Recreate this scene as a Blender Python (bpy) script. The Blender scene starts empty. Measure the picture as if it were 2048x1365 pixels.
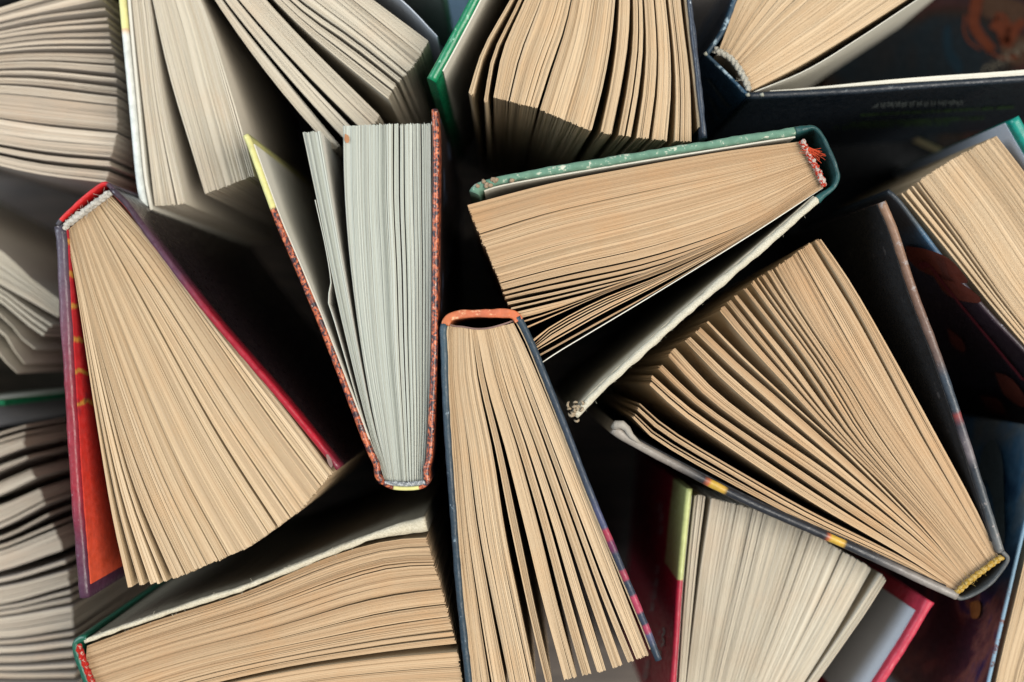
import bpy, bmesh, math, random
from mathutils import Vector, Matrix, noise as mn

S = bpy.context.scene
COL = S.collection

# ------------------------------------------------------------------ camera, world, light, exposure
CAM_Z = 0.624                      # camera height above the table, looking straight down
K = 0.90 / 2048                   # 40 mm lens on a 36 mm sensor: metres per pixel at 1 m
cd = bpy.data.cameras.new('camera'); cam = bpy.data.objects.new('camera', cd); COL.objects.link(cam)
cam.location = (0, 0, CAM_Z); cam.rotation_euler = (0, 0, 0)
cd.lens = 40; cd.sensor_width = 36; cd.clip_start = 0.01; cd.clip_end = 50
cd.dof.use_dof = True; cd.dof.focus_distance = CAM_Z - 0.196; cd.dof.aperture_fstop = 3.6
S.camera = cam

w = bpy.data.worlds.new('World'); S.world = w; w.use_nodes = True
bg = w.node_tree.nodes['Background']
bg.inputs[0].default_value = (0.80, 0.90, 1.0, 1); bg.inputs[1].default_value = 0.26

ld = bpy.data.lights.new('window_light', 'AREA'); ld.shape = 'RECTANGLE'; ld.size = 1.7; ld.size_y = 1.7
ld.energy = 73; ld.color = (1.0, 0.95, 0.87)
lo = bpy.data.objects.new('window_light', ld); COL.objects.link(lo)
ldir = Vector((0.62, -0.10, 1.0)).normalized(); lo.location = ldir * 2.5
lo.rotation_euler = ldir.to_track_quat('Z', 'Y').to_euler()

lf = bpy.data.lights.new('second_window_light', 'AREA'); lf.shape = 'RECTANGLE'; lf.size = 1.5; lf.size_y = 1.3
lf.energy = 46; lf.color = (0.80, 0.90, 1.0)
lfo = bpy.data.objects.new('second_window_light', lf); COL.objects.link(lfo)
fdir = Vector((-0.95, 0.40, 0.85)).normalized(); lfo.location = fdir * 2.6
lfo.rotation_euler = fdir.to_track_quat('Z', 'Y').to_euler()

S.view_settings.view_transform = 'Standard'; S.view_settings.look = 'None'
S.view_settings.exposure = 0.86; S.view_settings.gamma = 1.0

# ------------------------------------------------------------------ helpers
def P(px, py, z):
    d = CAM_Z - z
    return Vector(((px - 1024) * K * d, -(py - 682.5) * K * d, z))

ALB = 0.60          # the photograph is exposed up: real reflectances sit below the picture's values
def lin(c):
    r = []
    for v in c[:3]:
        v = v / 255.0
        r.append(v / 12.92 if v <= 0.04045 else ((v + 0.055) / 1.055) ** 2.4)
    return (r[0] * ALB, r[1] * ALB, r[2] * ALB, 1.0)

def catmull(pts, n):
    """resample a polyline smoothly to n points, even in length"""
    p = [Vector(q) for q in pts]
    if len(p) == 2:
        return [p[0].lerp(p[1], i / (n - 1)) for i in range(n)]
    e = [2 * p[0] - p[1]] + p + [2 * p[-1] - p[-2]]
    fine = []
    for i in range(1, len(e) - 2):
        a, b, c, d = e[i - 1], e[i], e[i + 1], e[i + 2]
        for j in range(14):
            t = j / 14
            fine.append(0.5 * ((2 * b) + (c - a) * t + (2 * a - 5 * b + 4 * c - d) * t * t + (3 * b - a - 3 * c + d) * t ** 3))
    fine.append(p[-1])
    L = [0]
    for i in range(1, len(fine)): L.append(L[-1] + (fine[i] - fine[i - 1]).length)
    out = []; j = 0
    for i in range(n):
        t = L[-1] * i / (n - 1)
        while j < len(L) - 2 and L[j + 1] < t: j += 1
        s = (t - L[j]) / max(1e-12, L[j + 1] - L[j])
        out.append(fine[j].lerp(fine[j + 1], min(1, max(0, s))))
    return out

def normals2(path):
    r = []
    for i in range(len(path)):
        a = path[max(0, i - 1)]; b = path[min(len(path) - 1, i + 1)]
        d = (b - a); d.z = 0
        d = d.normalized() if d.length > 1e-9 else Vector((1, 0, 0))
        r.append(Vector((-d.y, d.x, 0)))
    return r

class MB:
    def __init__(s): s.v = []; s.f = []; s.uv = []; s.mi = []; s.tone = []; s.sm = []
    def face(s, idx, uv=None, mi=0, tone=0.5, sm=False):
        s.f.append(idx); s.uv.append(uv or [(0, 0)] * len(idx)); s.mi.append(mi); s.tone.append(tone); s.sm.append(sm)
    def build(s, name, mats, parent=None, label=None, kind=None):
        me = bpy.data.meshes.new(name)
        off = parent.location.copy() if parent is not None and parent.type == 'EMPTY' else Vector((0, 0, 0))
        if parent is not None and parent.type != 'EMPTY': off = parent.parent.location.copy() if parent.parent else Vector((0, 0, 0))
        me.from_pydata([tuple(Vector(q) - off) for q in s.v], [], s.f)
        u = me.uv_layers.new(name='UVMap'); flat = []
        for q in s.uv:
            for c in q: flat += [c[0], c[1]]
        u.data.foreach_set('uv', flat)
        me.polygons.foreach_set('material_index', s.mi)
        me.polygons.foreach_set('use_smooth', s.sm)
        at = me.attributes.new('tone', 'FLOAT', 'FACE'); at.data.foreach_set('value', s.tone)
        for m in (mats if isinstance(mats, (list, tuple)) else [mats]): me.materials.append(m)
        me.update()
        o = bpy.data.objects.new(name, me); COL.objects.link(o)
        if parent is not None: o.parent = parent
        if label: o['label'] = label
        if kind: o['kind'] = kind
        return o

def thing(name, label, cat, px, py, group=None):
    o = bpy.data.objects.new(name, None); COL.objects.link(o)
    q = P(px, py, 0.17); o.location = (q.x, q.y, 0); o.empty_display_size = 0.03
    o['label'] = label; o['category'] = cat
    if group: o['group'] = group
    return o

def sweep(mb, path, hw, zt, zb, r=None, rough=0.0, seed=0, arc=6, mi=0, ends=True, lo=0.0, vary=0.0):
    """an upright board: rounded along its top, following path; hw may be a list"""
    n = len(path); N = normals2(path); L = [0]
    for i in range(1, n): L.append(L[-1] + (path[i] - path[i - 1]).length)
    base = len(mb.v); m = None
    tang = [Vector((q.y, -q.x, 0)) for q in N]
    for i, (p, nn) in enumerate(zip(path, N)):
        h = hw[i] if isinstance(hw, (list, tuple)) else hw
        if vary: h *= 1 + vary * mn.noise(Vector((L[i] * 90, seed * 7.1, 0)))
        rr = min(h * 0.98, r if r is not None else h)
        drop = rough * mn.noise(Vector((L[i] * 160, seed * 3.3, 1.0))) + rough * 0.5 * mn.noise(Vector((L[i] * 500, seed * 3.3, 4.0)))
        zt_i = zt + drop
        prof = [(-h, zb), (-h, zb + (zt_i - zb) * 0.55), (-h, zt_i - 0.012), (-h, zt_i - 0.004), (-h, zt_i - rr)]
        for k in range(1, arc):
            a = math.pi / 2 * k / arc; prof.append((-h + rr * (1 - math.cos(a)), zt_i - rr + rr * math.sin(a)))
        prof.append((-h + rr, zt_i)); 
        if h - rr > 1e-5: prof.append((h - rr, zt_i))
        for k in range(1, arc):
            a = math.pi / 2 * k / arc; prof.append((h - rr * (1 - math.sin(a)), zt_i - rr + rr * math.cos(a)))
        prof += [(h, zt_i - rr), (h, zt_i - 0.004), (h, zt_i - 0.012), (h, zb + (zt_i - zb) * 0.55), (h, zb)]
        if m is None: m = len(prof)
        if len(prof) != m: prof = prof[:m] + [prof[-1]] * (m - len(prof))
        for (o, z) in prof:
            jit = 0
            if rough: jit = rough * 0.6 * mn.noise(Vector((L[i] * 300, o * 900, z * 300 + seed)))
            mb.v.append(p + nn * (o + jit) + Vector((0, 0, z - p.z)))
    for i in range(n - 1):
        for k in range(m - 1):
            a = base + i * m + k
            u0, u1 = L[i] / L[-1], L[i + 1] / L[-1]; v0, v1 = k / (m - 1), (k + 1) / (m - 1)
            mb.face((a, a + 1, a + m + 1, a + m), [(u0, v0), (u0, v1), (u1, v1), (u1, v0)], mi, 0.5, True)
    if ends:
        mb.face(tuple(base + k for k in range(m))[::-1], [(0.001, k / m) for k in range(m)], mi)
        mb.face(tuple(base + (n - 1) * m + k for k in range(m)), [(0.999, k / m) for k in range(m)], mi)

def tube(mb, pts, r, seg=8, cap=True, mi=0, tone=0.5):
    n = len(pts); base = len(mb.v); up = Vector((0, 0, 1)); u_prev = None
    for i in range(n):
        t = (pts[min(n - 1, i + 1)] - pts[max(0, i - 1)])
        t = t.normalized() if t.length > 1e-9 else Vector((1, 0, 0))
        if u_prev is None:
            a = t.cross(up); a = a.normalized() if a.length > 1e-3 else Vector((1, 0, 0))
        else:
            a = (u_prev - t * u_prev.dot(t)).normalized()
        u_prev = a; b = t.cross(a); rad = r[i] if isinstance(r, (list, tuple)) else r
        for k in range(seg):
            an = 2 * math.pi * k / seg
            mb.v.append(pts[i] + a * (math.cos(an) * rad) + b * (math.sin(an) * rad))
    for i in range(n - 1):
        for k in range(seg):
            k2 = (k + 1) % seg
            u0, u1 = i / (n - 1), (i + 1) / (n - 1)
            mb.face((base + i * seg + k, base + i * seg + k2, base + (i + 1) * seg + k2, base + (i + 1) * seg + k),
                    [(u0, k / seg), (u0, (k + 1) / seg), (u1, (k + 1) / seg), (u1, k / seg)], mi, tone, True)
    if cap:
        mb.face(tuple(base + k for k in range(seg))[::-1], None, mi, tone)
        mb.face(tuple(base + (n - 1) * seg + k for k in range(seg)), None, mi, tone)

# ------------------------------------------------------------------ materials
def new_mat(name):
    m = bpy.data.materials.new(name); m.use_nodes = True; nt = m.node_tree
    return m, nt, nt.nodes['Principled BSDF']
def node(nt, t, **kw):
    n = nt.nodes.new(t)
    for k, v in kw.items(): setattr(n, k, v)
    return n
def mix(nt, fac, a, b, mode='MIX'):
    n = nt.nodes.new('ShaderNodeMix'); n.data_type = 'RGBA'; n.blend_type = mode
    for s, v in ((n.inputs[0], fac), (n.inputs[6], a), (n.inputs[7], b)):
        if hasattr(v, 'is_linked'): nt.links.new(v, s)
        else: s.default_value = v
    return n.outputs[2]
def math_(nt, op, a, b=0.0, c=0.0, clamp=False):
    n = nt.nodes.new('ShaderNodeMath'); n.operation = op; n.use_clamp = clamp
    for s, v in zip(n.inputs, (a, b, c)):
        if hasattr(v, 'is_linked'): nt.links.new(v, s)
        else: s.default_value = v
    return n.outputs[0]
def ramp(nt, fac, stops, interp='LINEAR'):
    n = nt.nodes.new('ShaderNodeValToRGB'); e = n.color_ramp; e.interpolation = interp
    while len(e.elements) < len(stops): e.elements.new(0.5)
    for el, (p, c) in zip(e.elements, stops):
        el.position = p; el.color = c if len(c) == 4 else (*c, 1)
    nt.links.new(fac, n.inputs[0]); return n.outputs[0]
def pos(nt): return nt.nodes.new('ShaderNodeNewGeometry').outputs['Position']
def noise_(nt, vec, scale, detail=3, rough=0.55, out=0, dist=0.0):
    n = nt.nodes.new('ShaderNodeTexNoise'); n.inputs['Scale'].default_value = scale
    n.inputs['Detail'].default_value = detail; n.inputs['Roughness'].default_value = rough
    n.inputs['Distortion'].default_value = dist
    nt.links.new(vec, n.inputs['Vector']); return n.outputs[out]
def bump(nt, bs, h, strength, dist=0.0002):
    b = nt.nodes.new('ShaderNodeBump'); b.inputs['Strength'].default_value = strength; b.inputs['Distance'].default_value = dist
    nt.links.new(h, b.inputs['Height']); nt.links.new(b.outputs[0], bs.inputs['Normal'])
W1 = (1, 1, 1, 1); B0 = (0, 0, 0, 1)

def paper(name, c_lo, c_hi, stain=None, stain_amt=0.0, transl=0.0):
    m, nt, bs = new_mat(name)
    at = node(nt, 'ShaderNodeAttribute', attribute_name='tone')
    c = mix(nt, at.outputs['Fac'], lin(c_lo), lin(c_hi))
    p = pos(nt)
    n1 = noise_(nt, p, 2600, 3, 0.7)
    c = mix(nt, ramp(nt, n1, [(0.3, (0.86, 0.86, 0.86)), (0.7, (1.06, 1.06, 1.06))]), B0, c) if False else mix(nt, 1.0, c, ramp(nt, n1, [(0.28, (0.84, 0.82, 0.80)), (0.72, (1.0, 1.0, 1.0))]), 'MULTIPLY')
    n2 = noise_(nt, p, 55, 4, 0.6)
    if stain:
        f = math_(nt, 'MULTIPLY', ramp(nt, n2, [(0.48, B0), (0.72, W1)]), stain_amt)
        c = mix(nt, f, c, lin(stain))
    nt.links.new(c, bs.inputs['Base Color'])
    bs.inputs['Roughness'].default_value = 0.92
    bs.inputs['Specular IOR Level'].default_value = 0.15
    bump(nt, bs, n1, 0.35, 0.00015)
    if transl:
        tr = node(nt, 'ShaderNodeBsdfTranslucent'); nt.links.new(c, tr.inputs[0])
        mx = node(nt, 'ShaderNodeMixShader'); mx.inputs[0].default_value = transl
        out = nt.nodes['Material Output']
        nt.links.new(bs.outputs[0], mx.inputs[1]); nt.links.new(tr.outputs[0], mx.inputs[2]); nt.links.new(mx.outputs[0], out.inputs[0])
    return m

def cover(name, stops, rough=0.4, interp='LINEAR', wear=None, wear_z=None, wear_amt=0.5, tex=900, bstr=0.25, jit=0.0, spec=0.5, patt=None, coat=0.0, wscale=220):
    rough = min(.95, rough * 1.35); coat *= .35; bstr *= 1.3
    """stops run along the board from its first path point to its last"""
    m, nt, bs = new_mat(name); p = pos(nt)
    uv = node(nt, 'ShaderNodeUVMap'); uv.uv_map = 'UVMap'
    sx = node(nt, 'ShaderNodeSeparateXYZ'); nt.links.new(uv.outputs[0], sx.inputs[0])
    f = sx.outputs[0]
    if jit:
        nj = noise_(nt, p, 160, 3); f = math_(nt, 'ADD', f, math_(nt, 'MULTIPLY', math_(nt, 'SUBTRACT', nj, 0.5), jit))
    c = ramp(nt, f, [(a, lin(b)) for a, b in stops], interp) if len(stops) > 1 else None
    if c is None:
        r = node(nt, 'ShaderNodeRGB'); r.outputs[0].default_value = lin(stops[0][1]); c = r.outputs[0]
    if patt: c = patt(nt, p, sx, c)
    n0 = noise_(nt, p, 300, 4, 0.6)
    c = mix(nt, 1.0, c, ramp(nt, n0, [(0.3, (0.72, 0.72, 0.72)), (0.7, (1.0, 1.0, 1.0))]), 'MULTIPLY')
    rv = ramp(nt, noise_(nt, p, 420, 3), [(0.35, (rough * 0.7,) * 3), (0.7, (min(1, rough * 1.35),) * 3)])
    if wear:
        nz = noise_(nt, p, wscale, 5, 0.7)
        wf = ramp(nt, nz, [(1 - wear_amt - 0.03, B0), (1 - wear_amt + 0.03, W1)])
        if wear_z is not None:
            sp = node(nt, 'ShaderNodeSeparateXYZ'); nt.links.new(p, sp.inputs[0])
            zf = node(nt, 'ShaderNodeMapRange'); zf.inputs[1].default_value = wear_z[0]; zf.inputs[2].default_value = wear_z[1]
            nt.links.new(sp.outputs[2], zf.inputs[0]); wf = math_(nt, 'MULTIPLY', wf, zf.outputs[0])
        c = mix(nt, wf, c, lin(wear)); rv = mix(nt, wf, rv, (0.8, 0.8, 0.8, 1))
    nt.links.new(c, bs.inputs['Base Color']); nt.links.new(rv, bs.inputs['Roughness'])
    bs.inputs['Specular IOR Level'].default_value = spec * .6; bs.inputs['Coat Weight'].default_value = coat
    bs.inputs['Coat Roughness'].default_value = 0.2
    bump(nt, bs, noise_(nt, p, tex, 4, 0.6), bstr, 0.0003)
    return m

def cloth(name, c1, c2, sc=2200, side=None):
    m, nt, bs = new_mat(name); p = pos(nt)
    n1 = noise_(nt, p, sc, 4, 0.75); n2 = noise_(nt, p, 120, 4)
    c = mix(nt, n2, lin(c1), lin(c2))
    if side:        # pale rim, darker side: the face's fall into shade is painted here
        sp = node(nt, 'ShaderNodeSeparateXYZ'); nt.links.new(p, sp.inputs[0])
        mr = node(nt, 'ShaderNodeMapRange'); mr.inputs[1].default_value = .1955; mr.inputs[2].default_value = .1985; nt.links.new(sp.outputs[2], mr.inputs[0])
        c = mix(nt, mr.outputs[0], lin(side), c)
    c = mix(nt, 1.0, c, ramp(nt, n1, [(0.3, (0.62, 0.60, 0.56)), (0.62, (1, 1, 1))]), 'MULTIPLY')
    nt.links.new(c, bs.inputs['Base Color']); bs.inputs['Roughness'].default_value = 1.0; bs.inputs['Specular IOR Level'].default_value = 0.1
    bump(nt, bs, n1, 0.9, 0.0005)
    return m

def thread(name, ca, cb, turns, edge=0.5, mottle=0.3, sc=1800):
    """sewn thread: two colours wind round the band, broken up by the fibres"""
    m, nt, bs = new_mat(name)
    uv = node(nt, 'ShaderNodeUVMap'); uv.uv_map = 'UVMap'
    sx = node(nt, 'ShaderNodeSeparateXYZ'); nt.links.new(uv.outputs[0], sx.inputs[0])
    a = math_(nt, 'FRACT', math_(nt, 'ADD', math_(nt, 'MULTIPLY', sx.outputs[0], turns), sx.outputs[1]))
    p = pos(nt); n1 = noise_(nt, p, sc, 3); n2 = noise_(nt, p, 3500, 4, .7)
    a = math_(nt, 'ADD', math_(nt, 'MULTIPLY', a, 1 - mottle), math_(nt, 'MULTIPLY', math_(nt, 'MULTIPLY', math_(nt, 'SUBTRACT', n1, 0.25), 2.0), mottle))
    c = ramp(nt, a, [(edge - 0.05, lin(ca)), (edge + 0.05, lin(cb))])
    c = mix(nt, 1.0, c, ramp(nt, n2, [(.3, (.6, .6, .6)), (.6, (1, 1, 1))]), 'MULTIPLY')
    nt.links.new(c, bs.inputs['Base Color']); bs.inputs['Roughness'].default_value = 0.95; bs.inputs['Specular IOR Level'].default_value = 0.15
    bump(nt, bs, n2, 1.0, 0.0006)
    return m

TAN = paper('tan_paper_edge', (164, 130, 96), (210, 181, 145), (190, 146, 102), 0.4)
TAN_F = paper('tan_paper_leaf', (212, 184, 146), (224, 198, 160), None, 0, 0.10)
TANB = paper('yellow_tan_paper_edge', (186, 158, 124), (219, 194, 160), (204, 166, 124), 0.35)
CREAM = paper('cream_paper_edge', (184, 170, 148), (214, 204, 184), (200, 170, 140), 0.25)
CREAM_F = paper('cream_paper_leaf', (226, 216, 196), (234, 224, 206), None, 0, 0.10)
WHITE = paper('grey_white_paper_edge', (164, 168, 156), (202, 205, 194), None)
WHITE_F = paper('grey_white_paper_leaf', (224, 220, 208), (230, 226, 214), None, 0, 0.10)
ROSE = paper('rose_grey_paper_edge', (168, 150, 130), (216, 202, 182), (198, 168, 140), 0.3)
ROSE_F = paper('rose_grey_paper_leaf', (214, 202, 188), (224, 212, 200), None, 0, 0.1)
END_W = paper('white_endpaper', (216, 212, 198), (226, 222, 208), (206, 200, 180), 0.3)
END_G = paper('grey_endpaper', (196, 202, 212), (206, 212, 220))

# ------------------------------------------------------------------ page blocks
KP = 16
def block(parent, z, zb, guides, clumps, mats, seed, lam=0.93, face_mi=None, ztilt=0.00006, zjit=0.00008, pw=1.0, wob=0.00025, lenj=0.0002, lean=(0, 0), gk=1.0):
    """guides: (t, pixel path from the spine to the fore-edge); clumps: (v0, v1, leaves[, u0, u1])"""
    rnd = random.Random(seed)
    G = [(t, catmull([P(a, b, z) for a, b in pts], KP)) for t, pts in guides]
    def at(t, i):
        if t <= G[0][0]: return G[0][1][i]
        for (t0, a), (t1, b) in zip(G, G[1:]):
            if t <= t1:
                return a[i].lerp(b[i], (t - t0) / (t1 - t0))
        return G[-1][1][i]
    cl2 = [clumps[0]]
    for c in clumps[1:]:          # most sections lie against their neighbour, a few stand clear
        c = list(c); g = c[0] - cl2[-1][1]
        if 0 < g < 0.013 and rnd.random() < 0.62: c[0] = cl2[-1][1] + g * 0.12
        cl2.append(tuple(c))
    clumps = cl2
    tot = sum(c[2] for c in clumps); acc = 0
    sec_bias = 0
    for ci, c in enumerate(clumps):
        v0, v1, n = c[:3]
        n0 = n; n = n if n <= 2 else int(n * 1.35)
        if len(c) > 3: u0, u1 = c[3], c[4]
        else: u0, u1 = acc / tot, (acc + n0) / tot
        acc += n0
        mb = MB()
        wts = [rnd.choice((0.6, 0.8, 1, 1, 1.2, 1.6)) for _ in range(n)]
        gp = [(0.05 * rnd.random()) if rnd.random() < 0.64 / gk ** .5 else (0.10 + 0.22 * rnd.random()) * gk for _ in range(n)]
        if n == 1: gp = [0.0]
        T = sum(wts); q = 0; base_t = rnd.gauss(0.58, 0.06); walk = 0; zc = rnd.uniform(-1, 1) * zjit * 1.2
        ph = rnd.random() * 50
        for li in range(n):
            a0 = q / T; q += wts[li]; a1 = q / T
            f0 = a0 + (a1 - a0) * gp[li] * 0.5; f1 = a1 - (a1 - a0) * gp[li] * 0.5
            walk = walk * 0.8 + rnd.gauss(0, 0.07)
            tone = min(1, max(0, base_t + walk + rnd.gauss(0, 0.09)))
            dz = zc + rnd.gauss(0, zjit * 0.7); tl = rnd.gauss(0, ztilt)
            cut = rnd.gauss(0, lenj)
            b = len(mb.v)
            for i in range(KP):
                s = (i / (KP - 1)); ww = s ** pw
                # gaps open towards the fore-edge; near the spine the leaves lie tight
                c0 = (1 - ww) * a0 + ww * f0; c1 = (1 - ww) * a1 + ww * f1
                ta = (u0 + (u1 - u0) * c0) * (1 - ww) + (v0 + (v1 - v0) * c0) * ww
                tb = (u0 + (u1 - u0) * c1) * (1 - ww) + (v0 + (v1 - v0) * c1) * ww
                A = at(ta, i).copy(); Bq = at(tb, i).copy()
                if (Bq - A).length < 0.00012:
                    d = at(min(1, tb + 0.01), i) - at(max(0, ta - 0.01), i)
                    d = d.normalized() * 0.00006; md = (A + Bq) / 2; A = md - d; Bq = md + d
                if i == KP - 1:
                    A2 = at(ta, i - 1); dd = (A - A2).normalized() * cut; A += dd; Bq += dd
                wv = wob * ww * mn.noise(Vector((s * 3.0, li * 0.13 + ph, 0)))
                nn = (Bq - A).normalized()
                A += nn * wv; Bq += nn * wv
                zz = z + dz + 0.00010 * mn.noise(Vector((s * 9, li * 0.7 + ph, 3)))
                lx, ly = lean[0] * ww * min(1, 1.5 * ta), lean[1] * ww * min(1, 1.5 * ta)   # leaves splay a little towards the table
                mb.v += [Vector((A.x + lx, A.y + ly, zb)), Vector((A.x, A.y, zz + tl)), Vector((Bq.x, Bq.y, zz - tl)), Vector((Bq.x + lx, Bq.y + ly, zb))]
            for i in range(KP - 1):
                k = b + i * 4
                mb.face((k, k + 4, k + 5, k + 1), None, 1, tone); mb.face((k + 1, k + 5, k + 6, k + 2), None, 0, tone)
                mb.face((k + 2, k + 6, k + 7, k + 3), None, 1, tone)
            k = b + (KP - 1) * 4
            mb.face((k, k + 3, k + 2, k + 1), None, 0, tone)
            mb.face((b, b + 1, b + 2, b + 3), None, 0, tone)
        mb.build('page' if n <= 2 else 'page_section', mats, parent)

def spread(rnd_seed, v0, v1, n, k, gap=0.12):
    """split a stretch of the fan into k sections with small gaps"""
    rnd = random.Random(rnd_seed)
    ws = [rnd.uniform(0.6, 1.5) for _ in range(k)]; T = sum(ws); q = v0; out = []
    for wv in ws:
        d = (v1 - v0) * wv / T; g = d * gap * rnd.uniform(0.1, 1.6)
        out.append((q, q + d - g, max(3, int(n * wv / T)))); q += d
    return out

def leaf(parent, z, zb, pts, th, mats, name='page', tone=0.6, zend=0):
    mb = MB(); path = catmull([P(a, b, z) for a, b in pts], 28); N = normals2(path); b = 0
    for p, n in zip(path, N):
        mb.v += [p + n * th / 2 + Vector((0, 0, zb - z)), p + n * th / 2, p - n * th / 2, p - n * th / 2 + Vector((0, 0, zb - z))]
    for i in range(len(path) - 1):
        k = i * 4
        mb.face((k, k + 4, k + 5, k + 1), None, 1, tone); mb.face((k + 1, k + 5, k + 6, k + 2), None, 0, tone); mb.face((k + 2, k + 6, k + 7, k + 3), None, 1, tone)
    k = (len(path) - 1) * 4
    mb.face((k, k + 3, k + 2, k + 1), None, 0, tone); mb.face((0, 1, 2, 3), None, 0, tone)
    return mb.build(name, mats, parent)

def board(parent, name, z, pts, wpx, mat, r=None, rough=0.0, seed=1, label=None, n=60, taper=None, zb=0.0, vary=0.0):
    mb = MB(); path = catmull([P(a, b, z) for a, b in pts], n); hw = wpx / 2 * K * (CAM_Z - z)
    if taper: hw = [hw * taper(i / (n - 1)) for i in range(n)]
    sweep(mb, path, hw, z, zb, r, rough, seed, vary=vary)
    return mb.build(name, mat, parent, label)

def endpaper(parent, z, pts, wpx, side, mat, inset=0.0035, end_in=0.004, zb=0.002, name='endpaper', start=0.0):
    """thin sheet pasted on the inner face of a board; side +1 = left of the path direction"""
    n = 60; path = catmull([P(a, b, z) for a, b in pts], n); N = normals2(path); h = wpx / 2 * K * (CAM_Z - z)
    L = [0]
    for i in range(1, n): L.append(L[-1] + (path[i] - path[i - 1]).length)
    sel = [i for i in range(n) if L[i] <= L[-1] - end_in and L[i] >= start]
    mb = MB()
    for j, i in enumerate(sel):
        for o in (h - 0.0001, h + 0.00045):
            q = path[i] + N[i] * side * o
            mb.v += [Vector((q.x, q.y, zb)), Vector((q.x, q.y, z - inset))]
    m = len(sel)
    for j in range(m - 1):
        a = j * 4; u0, u1 = j / (m - 1), (j + 1) / (m - 1)
        U = [(u0, 0), (u0, 1), (u1, 1), (u1, 0)]
        mb.face((a + 2, a + 3, a + 7, a + 6), U, 0, 0.6); mb.face((a, a + 1, a + 5, a + 4), U, 0, 0.6); mb.face((a + 1, a + 3, a + 7, a + 5), U, 0, 0.6)
    a = (m - 1) * 4; mb.face((a, a + 1, a + 3, a + 2), [(1, 0)] * 4, 0, 0.6); mb.face((0, 2, 3, 1), [(0, 0)] * 4, 0, 0.6)
    return mb.build(name, mat, parent)

def headband(parent, z, pts, r, mat, beads=14, seed=0, amp=0.28, fuzz=0, fmat=None):
    """corded silk band sewn over the spine end of the leaves"""
    n = beads * 8; path = catmull([P(a, b, z) for a, b in pts], n); mb = MB()
    N = normals2(path)
    for strand in (0, 1):
        pp = []; rr = []
        for i, p in enumerate(path):
            a = math.pi * beads * i / (n - 1) + strand * math.pi
            jt = mn.noise(Vector((i * 0.3, seed, strand)))
            j2 = mn.noise(Vector((i * 0.9, seed + 5, strand)))
            pp.append(p + N[i] * math.cos(a) * r * 0.34 + Vector((0, 0, math.sin(a) * r * 0.3)) + N[i] * (jt * 0.35 + j2 * 0.25) * r + Vector((0, 0, r * .3 * j2)))
            rr.append(r * (0.70 + 0.16 * jt + 0.16 * j2))
        tube(mb, pp, rr, 8)
    o = mb.build('headband', mat, parent)
    if fuzz:
        rnd = random.Random(seed); mf = MB()
        for k in range(fuzz):
            p = path[rnd.randrange(n)]; d = Vector((rnd.uniform(-1, 1), rnd.uniform(-1, 1), rnd.uniform(0.0, 0.8))).normalized()
            e = d.cross(Vector((rnd.random(), rnd.random(), rnd.random()))).normalized()
            L = r * rnd.uniform(1.5, 3.4)
            tube(mf, [p + d * L * t + e * L * 0.5 * t * t for t in (0, 0.35, 0.7, 1.0)], 0.00006, 4, False)
        mf.build('loose_thread', fmat or mat, parent)
    return o

def fibres(parent, z, pts, n, mat, L=0.0016, r=0.00005, seed=0, side=0, name='frayed_thread', spread_=0.001):
    rnd = random.Random(seed); path = catmull([P(a, b, z) for a, b in pts], 80); N = normals2(path); mb = MB()
    for _ in range(n):
        i = rnd.randrange(80); s = side or rnd.choice((-1, 1))
        p = path[i] + N[i] * s * spread_ * rnd.uniform(0.5, 1.0) + Vector((0, 0, -0.0008 * rnd.random()))
        d = (N[i] * s + Vector((rnd.gauss(0, .8), rnd.gauss(0, .8), rnd.gauss(0, .4)))).normalized()
        e = Vector((rnd.gauss(0, 1), rnd.gauss(0, 1), rnd.gauss(0, .5))).normalized(); l = L * rnd.uniform(.3, 1.2)
        tube(mb, [p + d * l * t + e * l * 0.6 * t * t for t in (0, 0.4, 0.75, 1.0)], r, 4, False)
    return mb.build(name, mat, parent)

def ray_plane(px, py, p0, n):
    """where a line of sight meets an upright cover: gives the print its true place on it"""
    C = Vector((0, 0, CAM_Z)); d = Vector(((px - 1024) * K, -(py - 682.5) * K, -1))
    return C + d * ((p0 - C).dot(n) / d.dot(n))

def ribbons(parent, name, strokes, place, nrm, mat, lift=0.0002, tone=0.5):
    """flat print: strokes are (width_mm, [pixel points]) laid on a face"""
    mb = MB()
    for wd, pts in strokes:
        q = catmull([place(a, b) for a, b in pts], max(2, len(pts) * 5 if len(pts) > 2 else 2)); b = len(mb.v)
        for i, p in enumerate(q):
            t = q[min(i + 1, len(q) - 1)] - q[max(0, i - 1)]; s = t.cross(nrm); s = s.normalized() if s.length > 1e-9 else Vector((1, 0, 0))
            wv = (wd[0] + (wd[1] - wd[0]) * i / (len(q) - 1) if isinstance(wd, tuple) else wd) / 2000
            mb.v += [p + s * wv + nrm * lift, p - s * wv + nrm * lift]
        for i in range(len(q) - 1):
            k = b + 2 * i; mb.face((k, k + 1, k + 3, k + 2), None, 0, tone)
    return mb.build(name, mat, parent)

def blobs(parent, name, polys, place, nrm, mat, lift=0.00015):
    for pts in polys:
        mb = MB()
        q = catmull([place(a, b) for a, b in pts + [pts[0]]], len(pts) * 4 + 1)[:-1]; b = len(mb.v)
        mb.v += [p + nrm * lift for p in q]; mb.face(tuple(range(b, b + len(q))))
        mb.build(name, mat, parent)

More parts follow.
